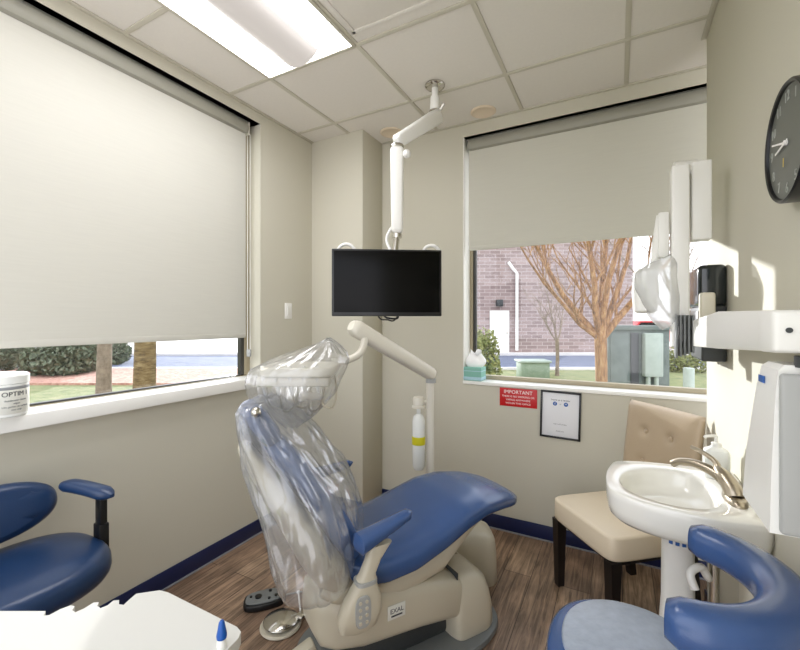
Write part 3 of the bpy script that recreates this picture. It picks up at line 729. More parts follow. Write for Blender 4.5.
# ------------------------------------------------------------------ sink unit
outer = [(.386, 1.50), (.347, 1.485), (.258, 1.470), (.171, 1.478), (.06, 1.500), (-.022, 1.566), (-.042, 1.699), (-.03, 1.83), (.0, 1.90), (.113, 1.945), (.282, 1.965), (.386, 1.97)]
def closed_with_wall(pts):
    s_ = []
    P = [Vector(p) for p in pts]; q, _ = cat([V(p.x, p.y, 0) for p in P], [0]*len(P), 5)
    return [(p.x, p.y) for p in q]
oo = closed_with_wall(outer)
basin = smooth_poly([(.005, 1.698), (.04, 1.80), (.13, 1.865), (.23, 1.865), (.285, 1.78), (.29, 1.65), (.25, 1.56), (.17, 1.53), (.09, 1.548), (.028, 1.60)], 6)
nb = len(oo)
t = thing('wash_basin', (.2, 1.7, 0), 'white wash basin with rounded bowl fixed to the right wall', 'sink')
def resamp(poly, n, c, a0=0):
    """radial resample of a star-shaped outline about c"""
    out = []
    m = len(poly)
    for k in range(n):
        a = 2*PI*k/n; d = Vector((math.cos(a), math.sin(a))); best = 0
        for i in range(m):
            p = Vector(poly[i])-c; q = Vector(poly[(i+1) % m])-c; e = q-p
            den = d.x*e.y-d.y*e.x
            if abs(den) < 1e-12: continue
            tt = (p.x*e.y-p.y*e.x)/den; u = (p.x*d.y-p.y*d.x)/den
            if tt > 0 and -1e-6 <= u <= 1+1e-6: best = max(best, tt)
        out.append(c+d*best)
    return out
c0 = Vector((.16, 1.70)); NN = 96
ro = resamp(oo, NN, c0); rb = resamp(basin, NN, c0)
def ring_at(pts, f, z, c=c0, wallfix=True):
    return [V(c.x+(p.x-c.x)*f, c.y+(p.y-c.y)*f, z) for p in pts]
ap = [V(min(.386, c0.x+(p.x-c0.x)*.80+.03), c0.y+(p.y-c0.y)*.80, .755) for p in ro]
ap2 = [V(min(.386, c0.x+(p.x-c0.x)*.93+.01), c0.y+(p.y-c0.y)*.93, .760) for p in ro]
rings = [ap, ap2, ring_at(ro, .965, .775), ring_at(ro, .99, .80), ring_at(ro, 1, .84), ring_at(ro, .995, .857), ring_at(ro, .98, .862)]
rings += [[V(a.x*.5+b.x*.5, a.y*.5+b.y*.5, .860) for a, b in zip(ring_at(ro, .98, 0), ring_at(rb, 1.04, 0))]]
rings += [ring_at(rb, 1.04, .860), ring_at(rb, 1.0, .854), ring_at(rb, .97, .84), ring_at(rb, .92, .81), ring_at(rb, .82, .79), ring_at(rb, .5, .778), ring_at(rb, .08, .775)]
bs = MB().loft(rings).build('basin', 'porcelain', t, sharp=70)
MB().lathe([(.022, .774), (.022, .781), (.012, .780), (0, .779)], (c0.x, c0.y, 0), 24).build('drain', 'nickel', t)
# faucet
fc = thing('faucet', (.33, 1.66, .86), 'brushed nickel single-lever faucet on the basin deck', 'faucet')
MB().loft([[V(.33+.03*f*math.cos(a)+0, 1.665+.075*f*sp(math.sin(a), 2.5), z) for a in (2*PI*j/32 for j in range(32))] for z, f in ((.858, 1), (.868, 1.0), (.876, .88), (.878, .7))]).build('base_plate', 'nickel', fc)
MB().tube([(.33, 1.662, .87), (.325, 1.675, .892), (.31, 1.705, .918), (.296, 1.735, .932)], [.029, .027, .023, .014], 18, 5).build('body', 'nickel', fc)
MB().tube([(.31, 1.70, .905), (.285, 1.73, .922), (.24, 1.77, .930), (.20, 1.80, .922), (.178, 1.815, .905)], [.02, .017, .014, .0125, .0135], 14, 6).build('spout', 'nickel', fc)
MB().tube([(.298, 1.73, .93), (.295, 1.745, .95), (.27, 1.78, .966), (.235, 1.82, .975)], [.012, .009, .008, .006], 12, 5).build('lever', 'nickel', fc)
# soap pump
sb = thing('soap_dispenser', (.325, 1.86, .86), 'white pump soap bottle behind the faucet', 'soap bottle')
SBP = V(.318, 1.875, .8615)
MB().loft([[SBP+V(.04*f*sp(math.cos(a), 3.5), .03*f*sp(math.sin(a), 3.5), z) for a in (2*PI*j/28 for j in range(28))] for z, f in ((0, .94), (.006, 1), (.085, 1), (.1, .9), (.108, .55), (.112, .4))]).build('bottle', 'bottle', sb)
MB().lathe([(.016, .108), (.016, .125), (.006, .128), (.006, .145)], SBP, 18).tube([SBP+V(0, 0, .143), SBP+V(-.002, -.0, .15), SBP+V(-.03, -.015, .15), SBP+V(-.038, -.019, .144)], .0055, 8, 3).build('pump', 'white', sb)
# cup / paper tray in the corner of the deck: plumbing shroud + trap
st = thing('sink_cabinet', (.29, 1.30, 0), 'cream wall cabinet beside and under the basin end', 'cabinet')
MB().box((.325, 1.425, .10), (.384, 1.60, .75), .012, 3).build('cabinet_body', 'cream2', st)
MB().box((.33, 1.412, .14), (.38, 1.428, .73), .004).build('door', 'cream2', st)
MB().box((.369, .93, .10), (.384, 1.2, .92), .006, 3).build('side_panel', 'cream2', st)
ps = thing('drain_shroud', (.185, 1.74, 0), 'tapered white drain shroud standing under the basin', 'sink pedestal')
MB().loft([[V(0.185+ax*sp(math.cos(a), 3), 1.74+ax*.9*sp(math.sin(a), 3), z) for a in (2*PI*j/28 for j in range(28))] for z, ax in ((.002, .085), (.03, .08), (.2, .066), (.45, .05), (.70, .048), (.715, .044))]).build('shroud', 'white', ps)
mb = MB()
for k in range(3):
    a = math.radians(-118+k*22); p = V(.185+.0515*math.cos(a), 1.74+.0475*math.sin(a), .665)
    mb.box(p-V(.006, .002, .006), p+V(.006, .002, .006), .001, R=Matrix.Rotation(a+PI/2, 3, 'Z'))
mb.build('blue_marks', 'inkblue', ps)
tp = thing('drain_pipe', (.27, 1.62, 0), 'chrome drain pipe with white trap beneath the basin', 'drain pipe')
MB().cyl((.27, 1.63, .25), (.27, 1.63, .745), .016).build('pipe', 'chrome', tp)
MB().tube([(.27, 1.63, .40), (.27, 1.63, .22), (.28, 1.67, .16), (.30, 1.72, .2), (.31, 1.76, .3), (.34, 1.80, .32), (.384, 1.82, .32)], .022, 14, 5).build('trap', 'white', tp)
MB().tube([(.21, 1.55, .60), (.20, 1.565, .64), (.23, 1.59, .655), (.25, 1.61, .62), (.26, 1.64, .60)], .012, 10, 5).build('hose_hook', 'white', tp)

# ------------------------------------------------------------------ towel dispenser
t = thing('towel_dispenser', (.33, 2.2, 1.27), 'smoked black paper towel dispenser on the right wall above the basin', 'paper towel dispenser')
MB().box((.30, 2.06, 1.27), (.385, 2.34, 1.50), .01, 3).build('tray', 'grey_dk', t)
MB().box((.288, 2.055, 1.498), (.385, 2.345, 1.668), .02, 4).build('lid', 'smoke', t)
MB().box((.292, 2.10, 1.33), (.302, 2.30, 1.48), .004).build('paper_slot', 'black', t)

# ------------------------------------------------------------------ wall X-ray unit
t = thing('xray_unit', (.32, 1.1, 1.0), 'white wall-mounted dental x-ray unit with long arm and upright', 'x-ray unit')
rings = []
for z, y1, x0 in ((1.04, 1.19, .250), (1.15, 1.17, .252), (1.30, 1.12, .258), (1.345, 1.10, .262), (1.355, 1.09, .27)):
    rings.append([V(x0, 1.0, z), V(.384, 1.0, z), V(.384, y1, z), V(x0, y1, z)])
MB().loft(rings).build('control_housing', 'white', t, sharp=30)
MB().box((.262, .985, 1.045), (.384, 1.001, 1.34), .006, 3).build('shaded_face', 'grey_lt', t)  # grey slab added so the white housing's near face looks shaded
MB().box((.2565, 1.065, 1.312), (.2585, 1.10, 1.326), .0005, R=None).build('maker_mark', 'inkblue', t)
MB().cyl((.325, 1.0, 1.352), (.325, 1.0, 1.372), .04).build('swivel', 'grey_dk', t)
rings = []
for y, x0, x1, z0, z1 in ((.982, .255, .37, 1.382, 1.452), (.99, .25, .375, 1.378, 1.457), (1.06, .25, .375, 1.376, 1.458), (1.08, .252, .33, 1.376, 1.458), (1.5, .255, .315, 1.355, 1.465), (1.9, .25, .30, 1.34, 1.44), (1.93, .255, .295, 1.345, 1.435)):
    rings.append([V(x0, y, z0), V(x1, y, z0), V(x1, y, z1), V(x0, y, z1)])
mb = MB().loft(rings); bmesh.ops.bevel(mb.bm, geom=mb.bm.edges[:], offset=.008, segments=2, affect='EDGES', profile=.5, clamp_overlap=True)
mb.build('horizontal_arm', 'satin', t)
MB().cyl((.272, .983, 1.42), (.272, .979, 1.42), .005, seg=16).build('cap_screw', 'grey_dk', t)
MB().box((.19, 1.965, 1.33), (.25, 2.05, 2.065), .007, 3).build('front_upright', 'white', t)
MB().box((.258, 1.985, 1.76), (.325, 2.05, 2.075), .007, 3).build('rear_upright', 'white', t)
MB().box((.287, 1.99, 1.40), (.337, 2.04, 1.55), .010, 3).build('rear_link', 'cream2', t)
MB().cyl((.2, 2.01, 2.06), (.28, 2.02, 2.06), .03).build('top_pivot', 'white', t)
mb = MB()
for k in range(5): mb.box((.20+.012*k, 1.93-.01*k, 1.29+.006*k), (.207+.012*k, 1.99-.01*k, 1.46), .002)
mb.build('bellows', 'grey', t)
MB().cyl((.235, 1.95, 1.39), (.235, 2.03, 1.39), .035).build('elbow', 'white', t)
# tube head
MB().loft([[V(.10+.05*f*sp(math.cos(a), 3), 2.02+.05*f*sp(math.sin(a), 3), z) for a in (2*PI*j/24 for j in range(24))] for z, f in ((1.47, .6), (1.48, .9), (1.56, 1), (1.64, .9), (1.66, .5))]).build('tube_head', 'white', t)
MB().cyl((.13, 2.03, 1.64), (.16, 2.03, 1.88), .02).box((.145, 2.0, 1.70), (.185, 2.05, 1.89), .01).build('yoke', 'satin', t)
# head cover
rings = []
HBP = [(1.42, .195, .035, .05), (1.46, .175, .055, .07), (1.52, .155, .07, .08), (1.60, .135, .08, .08), (1.65, .135, .085, .08), (1.69, .155, .055, .06), (1.70, .17, .03, .03)]
for i in range(25):
    z = 1.42+.28*i/24; cx, ax, ay = lerp_table(HBP, z)
    ring = []
    for k in range(48):
        a = 2*PI*k/48; f = 1+.06*noise.noise(V(math.cos(a)*3, math.sin(a)*3, z*12))
        ring.append(V(cx+ax*f*sp(math.cos(a), 3), 2.02+ay*f*sp(math.sin(a), 3), z+.02*math.cos(a)))
    rings.append(ring)
tag(MB().loft(rings).build('plastic_cover', 'bag3', sharp=180), 'small white plastic cover over the x-ray head in front of the window', 'plastic cover')

# ------------------------------------------------------------------ clock
CK = V(.386, 1.268, 1.855); CRD = .137
t = thing('wall_clock', (.36, CK.y, CK.z-CRD), 'round black wall clock with grey face on the right wall', 'clock')
MB().lathe([(CRD, 0), (CRD+.002, .01), (CRD+.002, .042), (CRD-.002, .046), (CRD-.007, .044), (CRD-.008, .036), (0, .036)], CK, 64, axis=(-1, 0, 0)).build('case', 'black', t)
MB().lathe([(CRD-.0085, 0), (CRD-.0085, .002), (0, .002)], CK+V(-.036, 0, 0), 64, axis=(-1, 0, 0)).build('dial', 'clockface', t)
# dial frame: x' to the viewer's right when facing the clock = -Y, up = Z, normal = -X
DF = Matrix(((0, 0, -1, CK.x-.0385), (-1, 0, 0, CK.y), (0, 1, 0, CK.z), (0, 0, 0, 1)))
for h in range(1, 13):
    a = PI/2-2*PI*h/12; r = CRD*.78
    MB(DF).text(str(h), .034, Matrix.Translation((r*math.cos(a), r*math.sin(a), .0))).build('numeral', 'numeral', t)
def hand(a, L, w_, z, m, name, tail=.015):
    d = V(math.cos(a), math.sin(a), 0); n_ = V(-d.y, d.x, 0)
    MB(DF).loft([[p+V(0, 0, zz) for p in (-d*tail-n_*w_, d*L-n_*w_*.7, d*L+n_*w_*.7, -d*tail+n_*w_)] for zz in (z, z+.001)]).build(name, m, t)
hand(math.radians(164), .10, .0028, .002, 'inkwhite', 'minute_hand')
hand(math.radians(185), .066, .0032, .0035, 'inkwhite', 'hour_hand')
hand(math.radians(265), .055, .0018, .005, 'gold', 'alarm_hand', -.035)
MB(DF).cyl((0, 0, 0), (0, 0, .006), .006, seg=20).build('hub', 'inkwhite', t)

# ------------------------------------------------------------------ assistant stool (front right)
SP = V(.03, 1.10, 0)
t = thing('assistant_stool', SP, 'blue dental stool with a curved blue bolster arm beside the basin', 'stool')
MB().pad(SP+V(0, 0, .58), .19, .19, .085, 2.4, .035, .014, 64).build('seat', 'blue', t)
MB().pad(SP+V(-.0, 0, .658), .155, .165, .014, 2.2, .006, .009, 64).build('seat_glare', 'stool_glare', t, label='pale painted glare on the centre of the blue seat')  # pale pad added as painted window glare on the seat
MB().lathe([(.13, 0), (.14, -.012), (.12, -.03), (.05, -.045), (0, -.045)], SP+V(0, 0, .585), 36).build('seat_plate', 'grey_dk', t)
MB().cyl(SP+V(0, 0, .12), SP+V(0, 0, .55), .025).build('gas_column', 'chrome', t)
MB().lathe([(.05, .08), (.05, .13), (.03, .14), (0, .14)], SP, 24).build('hub', 'grey_dk', t)
for k in range(5):
    a = 2*PI*k/5+.3; d = V(math.cos(a), math.sin(a), 0)
    l_ = MB().tube([SP+d*.03+V(0, 0, .11), SP+d*.15+V(0, 0, .10), SP+d*.25+V(0, 0, .075)], [.024, .02, .015], 12, 4).build('base_leg', 'grey_dk', t)
    c_ = SP+d*.25; n_ = V(-d.y, d.x, 0)
    MB().cyl(c_-n_*.022+V(0, 0, .026), c_-n_*.004+V(0, 0, .026), .026, bev=.005).cyl(c_+n_*.004+V(0, 0, .026), c_+n_*.022+V(0, 0, .026), .026, bev=.005).cyl(c_+V(0, 0, .026), c_+V(0, 0, .07), .008).build('caster', 'black', l_)
# bolster arm: C shape open to the left
RC = V(.128, 1.160, .845); R_ = .185
pts = []; n_ = 26
a0, a1 = math.radians(-104), math.radians(76)
pp = []
for k in range(n_+1):
    a = a0+(a1-a0)*k/n_; pp.append(RC+V(R_*1.0*math.cos(a), (R_+.015)*math.sin(a), 0))
pp = pp
rings = []
for i, p in enumerate(pp):
    tn = (pp[min(i+1, len(pp)-1)]-pp[max(i-1, 0)]).normalized(); sd = V(tn.y, -tn.x, 0)
    e = min(1, .72+.28*math.sin(min(PI/2, PI/2*i/1.5)), .72+.28*math.sin(min(PI/2, PI/2*(len(pp)-1-i)/1.5)))
    w_ = .040+.012*math.sin(PI*i/(len(pp)-1)); h_ = .047-.004*i/len(pp)
    rings.append([p+sd*w_*e*sp(math.cos(a), 2.5)+V(0, 0, 1)*h_*e*sp(math.sin(a), 2.5) for a in (2*PI*j/28 for j in range(28))])
MB().loft(rings).build('bolster_arm', 'blue', t, sharp=80)
MB().tube([SP+V(.0, 0, .55), SP+V(.16, .0, .53), SP+V(.255, .03, .56), SP+V(.27, .04, .66), SP+V(.272, .05, .82)], .014, 12, 6).build('arm_bracket', 'black', t)

# ------------------------------------------------------------------ operator chair (left)
SQ = V(-1.79, .60, 0)
t = thing('operator_chair', SQ, 'dark blue operator chair with small armrest against the left wall', 'chair')
MB().pad(SQ+V(0, 0, .50), .235, .25, .105, 2.5, .045, .012, 64).build('seat', 'blue_dk', t)
MB().lathe([(.16, 0), (.17, -.012), (.12, -.03), (0, -.03)], SQ+V(0, 0, .502), 36).build('seat_plate', 'black', t)
mb = MB(); mb.pad((0, 0, 0), .24, .105, .085, 2.3, .04, .01, 56, Matrix.Rotation(PI/2, 3, 'Z') @ Matrix.Rotation(PI/2, 3, 'X'))
bmesh.ops.rotate(mb.bm, verts=mb.bm.verts, cent=(0, 0, 0), matrix=Matrix.Rotation(math.radians(-12), 3, 'Y'))
bmesh.ops.translate(mb.bm, verts=mb.bm.verts, vec=V(-2.03, .545, .725)); mb.build('backrest', 'blue_dk', t)
MB().tube([(-2.045, .55, .72), (-2.08, .55, .6), (-2.04, .56, .47), (-1.85, .59, .48)], .015, 10, 5).build('back_bracket', 'black', t)
for sy in (1, -1):
    yy = SQ.y+sy*.255
    rings = []
    for k in range(13):
        f = k/12; e = min(1, .3+math.sin(PI/2*min(1, f*4)), .3+math.sin(PI/2*min(1, (1-f)*4)))
        rings.append([V(-1.94+.22*f, yy+sy*(-.07+.07*f)+.032*e*sp(math.cos(a), 2.6), .79-.028*f*f+.018*1.25*e*sp(math.sin(a), 2.6)) for a in (2*PI*j/18 for j in range(18))])
    MB().loft(rings).build('armrest_pad', 'blue_dk', t)
    MB().box((-1.80, yy-.022, .56), (-1.76, yy+.006, .775), .006).box((-1.805, yy-.026, .50), (-1.755, yy+.01, .65), .006).box((-1.805, yy-(.1 if sy > 0 else 0), .485), (-1.755, yy+(.1 if sy < 0 else 0), .502), .004).build('armrest_post', 'black', t)
MB().cyl(SQ+V(0, 0, .12), SQ+V(0, 0, .475), .025).build('gas_column', 'chrome', t)
MB().lathe([(.05, .08), (.05, .13), (.03, .14), (0, .14)], SQ, 24).build('hub', 'grey_dk', t)
for k in range(5):
    a = 2*PI*k/5+.1; d = V(math.cos(a), math.sin(a), 0)
    l_ = MB().tube([SQ+d*.03+V(0, 0, .11), SQ+d*.15+V(0, 0, .10), SQ+d*.25+V(0, 0, .075)], [.024, .02, .015], 12, 4).build('base_leg', 'grey_dk', t)
    c_ = SQ+d*.25; n_ = V(-d.y, d.x, 0)
    MB().cyl(c_-n_*.022+V(0, 0, .026), c_-n_*.004+V(0, 0, .026), .026, bev=.005).cyl(c_+n_*.004+V(0, 0, .026), c_+n_*.022+V(0, 0, .026), .026, bev=.005).cyl(c_+V(0, 0, .026), c_+V(0, 0, .07), .008).build('caster', 'black', l_)

# ------------------------------------------------------------------ white cart top (front left)
t = thing('instrument_cart', (-1.0, .2, 0), 'white cart top with scalloped holder edge in the foreground', 'cart')
edge = [(-1.30, .335), (-1.196, .371), (-1.108, .418), (-1.094, .409), (-1.086, .416), (-1.087, .436), (-1.081, .453), (-1.070, .456), (-1.060, .447), (-1.046, .447), (-1.043, .462), (-1.046, .482), (-1.037, .488), (-1.027, .48), (-1.012, .480), (-1.008, .492), (-1.014, .507), (-1.004, .514), (-.99, .506), (-.978, .510), (-.985, .525), (-.992, .545), (-.956, .578), (-.93, .583), (-.70, .585), (-.682, .580), (-.672, .565), (-.62, .20), (-.62, -.1), (-1.25, -.1)]
mb = MB()
mb.loft([[V(x, y, z) for x, y in edge] for z in (.775, .80)]); mb.build('cart_top', 'table', t)
MB().box((-1.18, -.05, .12), (-.72, .33, .775), .01).build('cart_body', 'cream2', t)
for k in range(4):
    MB().box((-.722, -.03, .16+.152*k), (-.708, .31, .30+.152*k), .004).build('drawer', 'satin', t)
for sx in (-1.12, -.78):
    for sy in (0, .28):
        MB().cyl((sx-.012, sy, .03), (sx+.012, sy, .03), .03).cyl((sx, sy, .03), (sx, sy, .12), .01).build('caster', 'black', t)
t = thing('capped_tip', (-.683, .545, .80), 'tiny blue cone-capped tool standing on the white cart top corner', 'dental tool')
BC = V(-.683, .535, .80)
MB().lathe([(.009, 0), (.009, .01), (.006, .018), (.006, .022)], BC, 16).build('stem', 'satin', t)
MB().lathe([(.0095, .018), (.010, .024), (.0075, .036), (.0055, .048), (.003, .052), (0, .0525)], BC, 18).build('cap', 'bluecap', t)

# ------------------------------------------------------------------ canister on the left sill
CN = V(XL-.005, .665, LZ0+.018); cr_ = .086
t = thing('wipes_canister', CN, 'white canister of disinfectant wipes with grey print on the left sill', 'canister')
MB().lathe([(cr_-.006, 0), (cr_, .006), (cr_, .125), (cr_-.001, .128)], CN, 56).build('tub', 'bottle', t)
MB().lathe([(cr_-.002, .127), (cr_+.003, .13), (cr_+.003, .158), (cr_-.004, .166), (cr_-.02, .168), (0, .168)], CN, 56).build('lid', 'bottle', t)
MB().lathe([(cr_+.0003, .014), (cr_+.0007, .015), (cr_+.0007, .118), (cr_+.0003, .119)], CN, 56).build('wrap_label', 'label', t)
MB().lathe([(cr_+.0009, .108), (cr_+.0013, .109), (cr_+.0013, .118), (cr_+.0009, .119)], CN, 56).build('label_stripe', 'inkfaint', t)
va = math.atan2(0-CN.y, 0-CN.x)
def wrap(r, zc, ang):
    def f(co):
        a = ang+co.x/r; return V((r+co.z)*math.cos(a), (r+co.z)*math.sin(a), zc+co.y)
    return f
mb = MB()
mb.text('OPTIM 1', .025, Matrix.Translation(CN), .0005, warp=wrap(cr_+.0012, .090, va+.58)); mb.build('lettering', 'ink', t)
mb = MB()
for j, (s_, z_) in enumerate([('disinfectant cleaner', .066), ('wipes', .054), ('kills germs on surfaces', .042), ('one step', .030)]):
    mb.text(s_, .010, Matrix.Translation(CN), .0004, warp=wrap(cr_+.0012, z_, va+.58))
mb.build('small_print', 'inkfaint', t)

# ------------------------------------------------------------------ tissue box
TB = V(-.915, YB+.012, BZ0+.003)
t = thing('tissue_box', TB, 'teal and blue striped tissue box on the sill of the facing window', 'tissue box')
MB().box(TB+V(-.065, -.02, 0), TB+V(.065, .095, .095), .004).build('carton', 'teal', t)
MB().box(TB+V(-.0658, -.0208, .004), TB+V(.0658, .0958, .028), .002).box(TB+V(-.0656, -.0206, .066), TB+V(.0656, .0956, .072), .001).build('stripe', 'teal2', t)
rings = []
for i in range(9):
    f = i/8; r = .042*(1-f*.15)+.016*math.sin(f*5)
    rings.append([TB+V((r*1.3+.012*f)*math.cos(a)*(1+.35*f*math.sin(3*a+1)), .037+r*.6*math.sin(a)*(1+.3*f*math.cos(4*a)), 0.094+.105*f+.025*f*math.sin(2*a)) for a in (2*PI*j/24 for j in range(24))])
MB().loft(rings, cap=False).build('tissue', 'tissue', t, sharp=180)

# ------------------------------------------------------------------ signs on the back wall
def signframe(x, z): return Matrix.Translation((x, YB, z)) @ Matrix.Rotation(PI/2, 4, 'X')
t = thing('warning_sign', (-.597, YB, .855), 'red notice sign with white lettering left of the black frame', 'sign')
S = signframe(-.597, .918)
MB(S).box((-.124, -.062, 0), (.124, .062, .004), .0015).build('sign_plate', 'red', t)
MB(S).text('IMPORTANT', .034, Matrix.Translation((0, .036, .0042))).build('title', 'inkwhite', t)
mb = MB(S)
for s_, y_ in (('THERE IS NO SMOKING OR', .006), ('VAPING ANYWHERE', -.017), ('WITHIN THIS OFFICE', -.040)):
    mb.text(s_, .0175, Matrix.Translation((0, y_, .0042)))
mb.build('lettering', 'inkwhite', t)
t = thing('picture_frame', (-.328, YB, .685), 'black framed notice with white paper beside the red sign', 'framed notice')
S = signframe(-.33, .832) @ Matrix.Rotation(math.radians(-1.2), 4, 'Z')
mb = MB(S); W_, H_, b_ = .122, .152, .012
mb.box((-W_, -H_, .0), (-W_+b_, H_, .014), .002).box((W_-b_, -H_, .0), (W_, H_, .014), .002).box((-W_, H_-b_, .0), (W_, H_, .014), .002).box((-W_, -H_, .0), (W_, -H_+b_, .014), .002)
mb.build('frame', 'black', t)
MB(S).box((-W_+b_, -H_+b_, .002), (W_-b_, H_-b_, .006), .0005).build('paper', 'paper', t)
MB(S).text('Leave us a review', .016, Matrix.Translation((0, .095, .0065))).build('heading', 'ink', t)
lg = MB(S).cyl((-.033, .07, .006), (-.033, .07, .0072), .013).build('logo', 'inkblue', t)
MB(S).text('f', .024, Matrix.Translation((-.033, .069, .0076)), .0003).build('logo_letter', 'inkwhite', lg)
lg = MB(S).cyl((.033, .07, .006), (.033, .07, .0072), .013).build('logo', 'inkblue', t)
MB(S).text('+', .024, Matrix.Translation((.033, .071, .0076)), .0003).build('logo_letter', 'inkwhite', lg)
MB(S).text('or', .012, Matrix.Translation((0, .07, .0065))).build('word', 'ink', t)
MB(S).text('scan with phone', .012, Matrix.Translation((0, -.06, .0065))).text('thank you', .012, Matrix.Translation((0, -.105, .0065))).build('caption', 'inkfaint', t)

# ------------------------------------------------------------------ outdoors
gz = -.05
struct(MB().box((-60, YB+.19, gz-.3), (60, 60, gz), 0).box((-60, -30, gz-.3), (XL-.19, YB+.19, gz), 0).build('lawn', 'grass'))
def cpl(R, D, z): return cam_pt(R, D, z)
def strip(name, D0, D1, R0, R1, z0, z1, m):
    pts = [cpl(R0, D0, 0), cpl(R1, D0, 0), cpl(R1, D1, 0), cpl(R0, D1, 0)]
    return struct(MB().loft([[V(p.x, p.y, z) for p in pts] for z in (z0, z1)]).build(name, m))
strip('road', 12.6, 17.2, -60, 40, gz-.05, gz+.02, 'road')
strip('curb', 17.2, 17.6, -60, 12, gz-.05, gz+.12, 'concrete')
strip('pavement', 17.6, 55, -90, 60, gz-.05, gz+.06, 'concrete')
strip('curb', 12.3, 12.6, -60, 40, gz-.05, gz+.06, 'concrete')
struct(MB().loft([[V(x, y, z) for x, y in ((.5, 3.4), (6, 3.4), (9, 9), (1.4, 9))] for z in (gz-.02, gz+.03)]).build('path', 'concrete'))
o = strip('mulch_bed', 9.4, 12.3, -30, -3.4, gz-.02, gz+.05, 'mulch'); o['kind'] = 'stuff'; o['label'] = 'reddish leaf mulch beside the road'; o['category'] = 'mulch'
# brick building
BF = Matrix(((.8809, -.4733, 0, 0), (.4733, .8809, 0, 0), (0, 0, 1, 0), (0, 0, 0, 1)))   # local x right, y away
t = thing('brick_building', cpl(6, 18.5, 0), 'purple-grey brick building across the road', 'building')
MB(BF).box((1.7, 18.5, -.1), (10.6, 28, 7), 0).build('wall', 'brick', t)
d_ = MB(BF).box((4.08, 18.42, -.02), (4.95, 18.52, 1.9), .01).build('door', 'white', t)
MB(BF).cyl((4.85, 18.38, .9), (4.85, 18.42, .9), .04).build('door_knob', 'chrome', d_)
MB(BF).tube([(5.28, 18.38, .1), (5.28, 18.38, 3.6), (5.1, 18.38, 3.8), (4.9, 18.4, 4.1)], .07, 10).build('downspout', 'white', t)
MB(BF).box((4.35, 18.3, 2.1), (4.65, 18.5, 2.4), .03).build('wall_lamp', 'grey_dk', t)
MB(BF).box((1.6, 18.4, 6.8), (10.3, 28.1, 7.1), .02).build('parapet', 'concrete', t)

def tree(name, base, h_fork, r0, limbs, label, m, seed, spread=1.0, lean=V(0, 0, 0), grp=None):
    rnd = random.Random(seed)
    t = thing(name, base, label, 'tree', grp)
    top = base+V(0, 0, h_fork)+lean
    MB().tube([base-V(0, 0, .1), base+(top-base)*.15, base+(top-base)*.5+V(.01, .01, 0), top-V(0, 0, .05), top+V(0, 0, .08)], [r0*1.35, r0*1.05, r0*.95, r0*1.0, r0*.7], 14, 3).build('trunk', m, t)
    for (dx, dy, dz, L, r) in limbs:
        mb = MB(); d = V(dx, dy, dz).normalized()
        def grow(p, d, L, r, lev):
            pts = [p]; rs = [r]; q = p; dd = d.copy(); ns = 5
            for k in range(ns):
                dd = (dd+V(rnd.uniform(-.16, .16), rnd.uniform(-.16, .16), rnd.uniform(-.04, .14))).normalized()
                q = q+dd*L/ns; pts.append(q); rs.append(r*(1-.8*(k+1)/ns)+.002)
                if lev < 3 and k >= 0:
                    for _ in range(1 if lev < 2 or k % 2 else 0):
                        nd = (dd+V(rnd.uniform(-.9, .9), rnd.uniform(-.9, .9), rnd.uniform(-.2, .7))).normalized()
                        grow(q, nd, L*rnd.uniform(.4, .62), max(rs[-1]*.55, .003), lev+1)
            mb.tube(pts, rs, 8 if lev == 0 else 5 if lev == 1 else 4)
        grow(top-V(0, 0, .04), d, L, r, 0)
        mb.build('limb', m, t, sharp=80)
    return t
def img_dir(rx, dz, dd=0): return (.8809*rx-.4733*dd, .4733*rx+.8809*dd, dz)
tb = cpl(2.59, 5.25, gz)
limbs = [img_dir(-1.0, .95, .1)+(1.9, .05), img_dir(-.55, 1.5, -.2)+(1.9, .045), img_dir(-.15, 1.6, .3)+(2.0, .055), img_dir(.12, 1.5, -.25)+(1.9, .05), img_dir(.45, 1.4, .2)+(1.8, .045), img_dir(.95, .95, 0)+(1.7, .05), img_dir(-1.5, .75, -.2)+(1.8, .03)]
tree('bare_tree', tb, 1.28, .075, limbs, 'orange-barked bare tree with spreading limbs outside the facing window', 'bark', 5)
tb = cpl(4.25, 11, gz)
tree('bare_tree', tb, .95, .05, [img_dir(-.6, 1, 0)+(1.1, .025), img_dir(.5, 1, 0)+(1.1, .025), img_dir(0, 1, .3)+(1.3, .03)], 'thin young bare tree on the grass strip before the road', 'bark3', 8)
tree('bare_tree', cpl(8.3, 12, gz), 1.3, .09, [img_dir(-.8, 1, 0)+(3.4, .05), img_dir(.7, 1, .2)+(3.4, .05), img_dir(.1, 1, .3)+(3.6, .06), img_dir(-.3, 1, -.3)+(3.2, .05)], 'grey bare tree seen through the window behind the x-ray head', 'bark3', 21)
tree('bare_tree', cpl(-3.46, 5.5, gz), 2.6, .135, [img_dir(-.4, 1, 0)+(1.5, .08), img_dir(.5, 1, 0)+(1.5, .08)], 'stout brown tree trunk with rough bark outside the left window', 'bark2', 3)
tree('bare_tree', cpl(-5.1, 7, gz), 2.6, .11, [img_dir(-.4, 1, 0)+(1.5, .06), img_dir(.5, 1, 0)+(1.5, .06)], 'slim pale tree trunk beside the bushes outside the left window', 'bark3', 4)

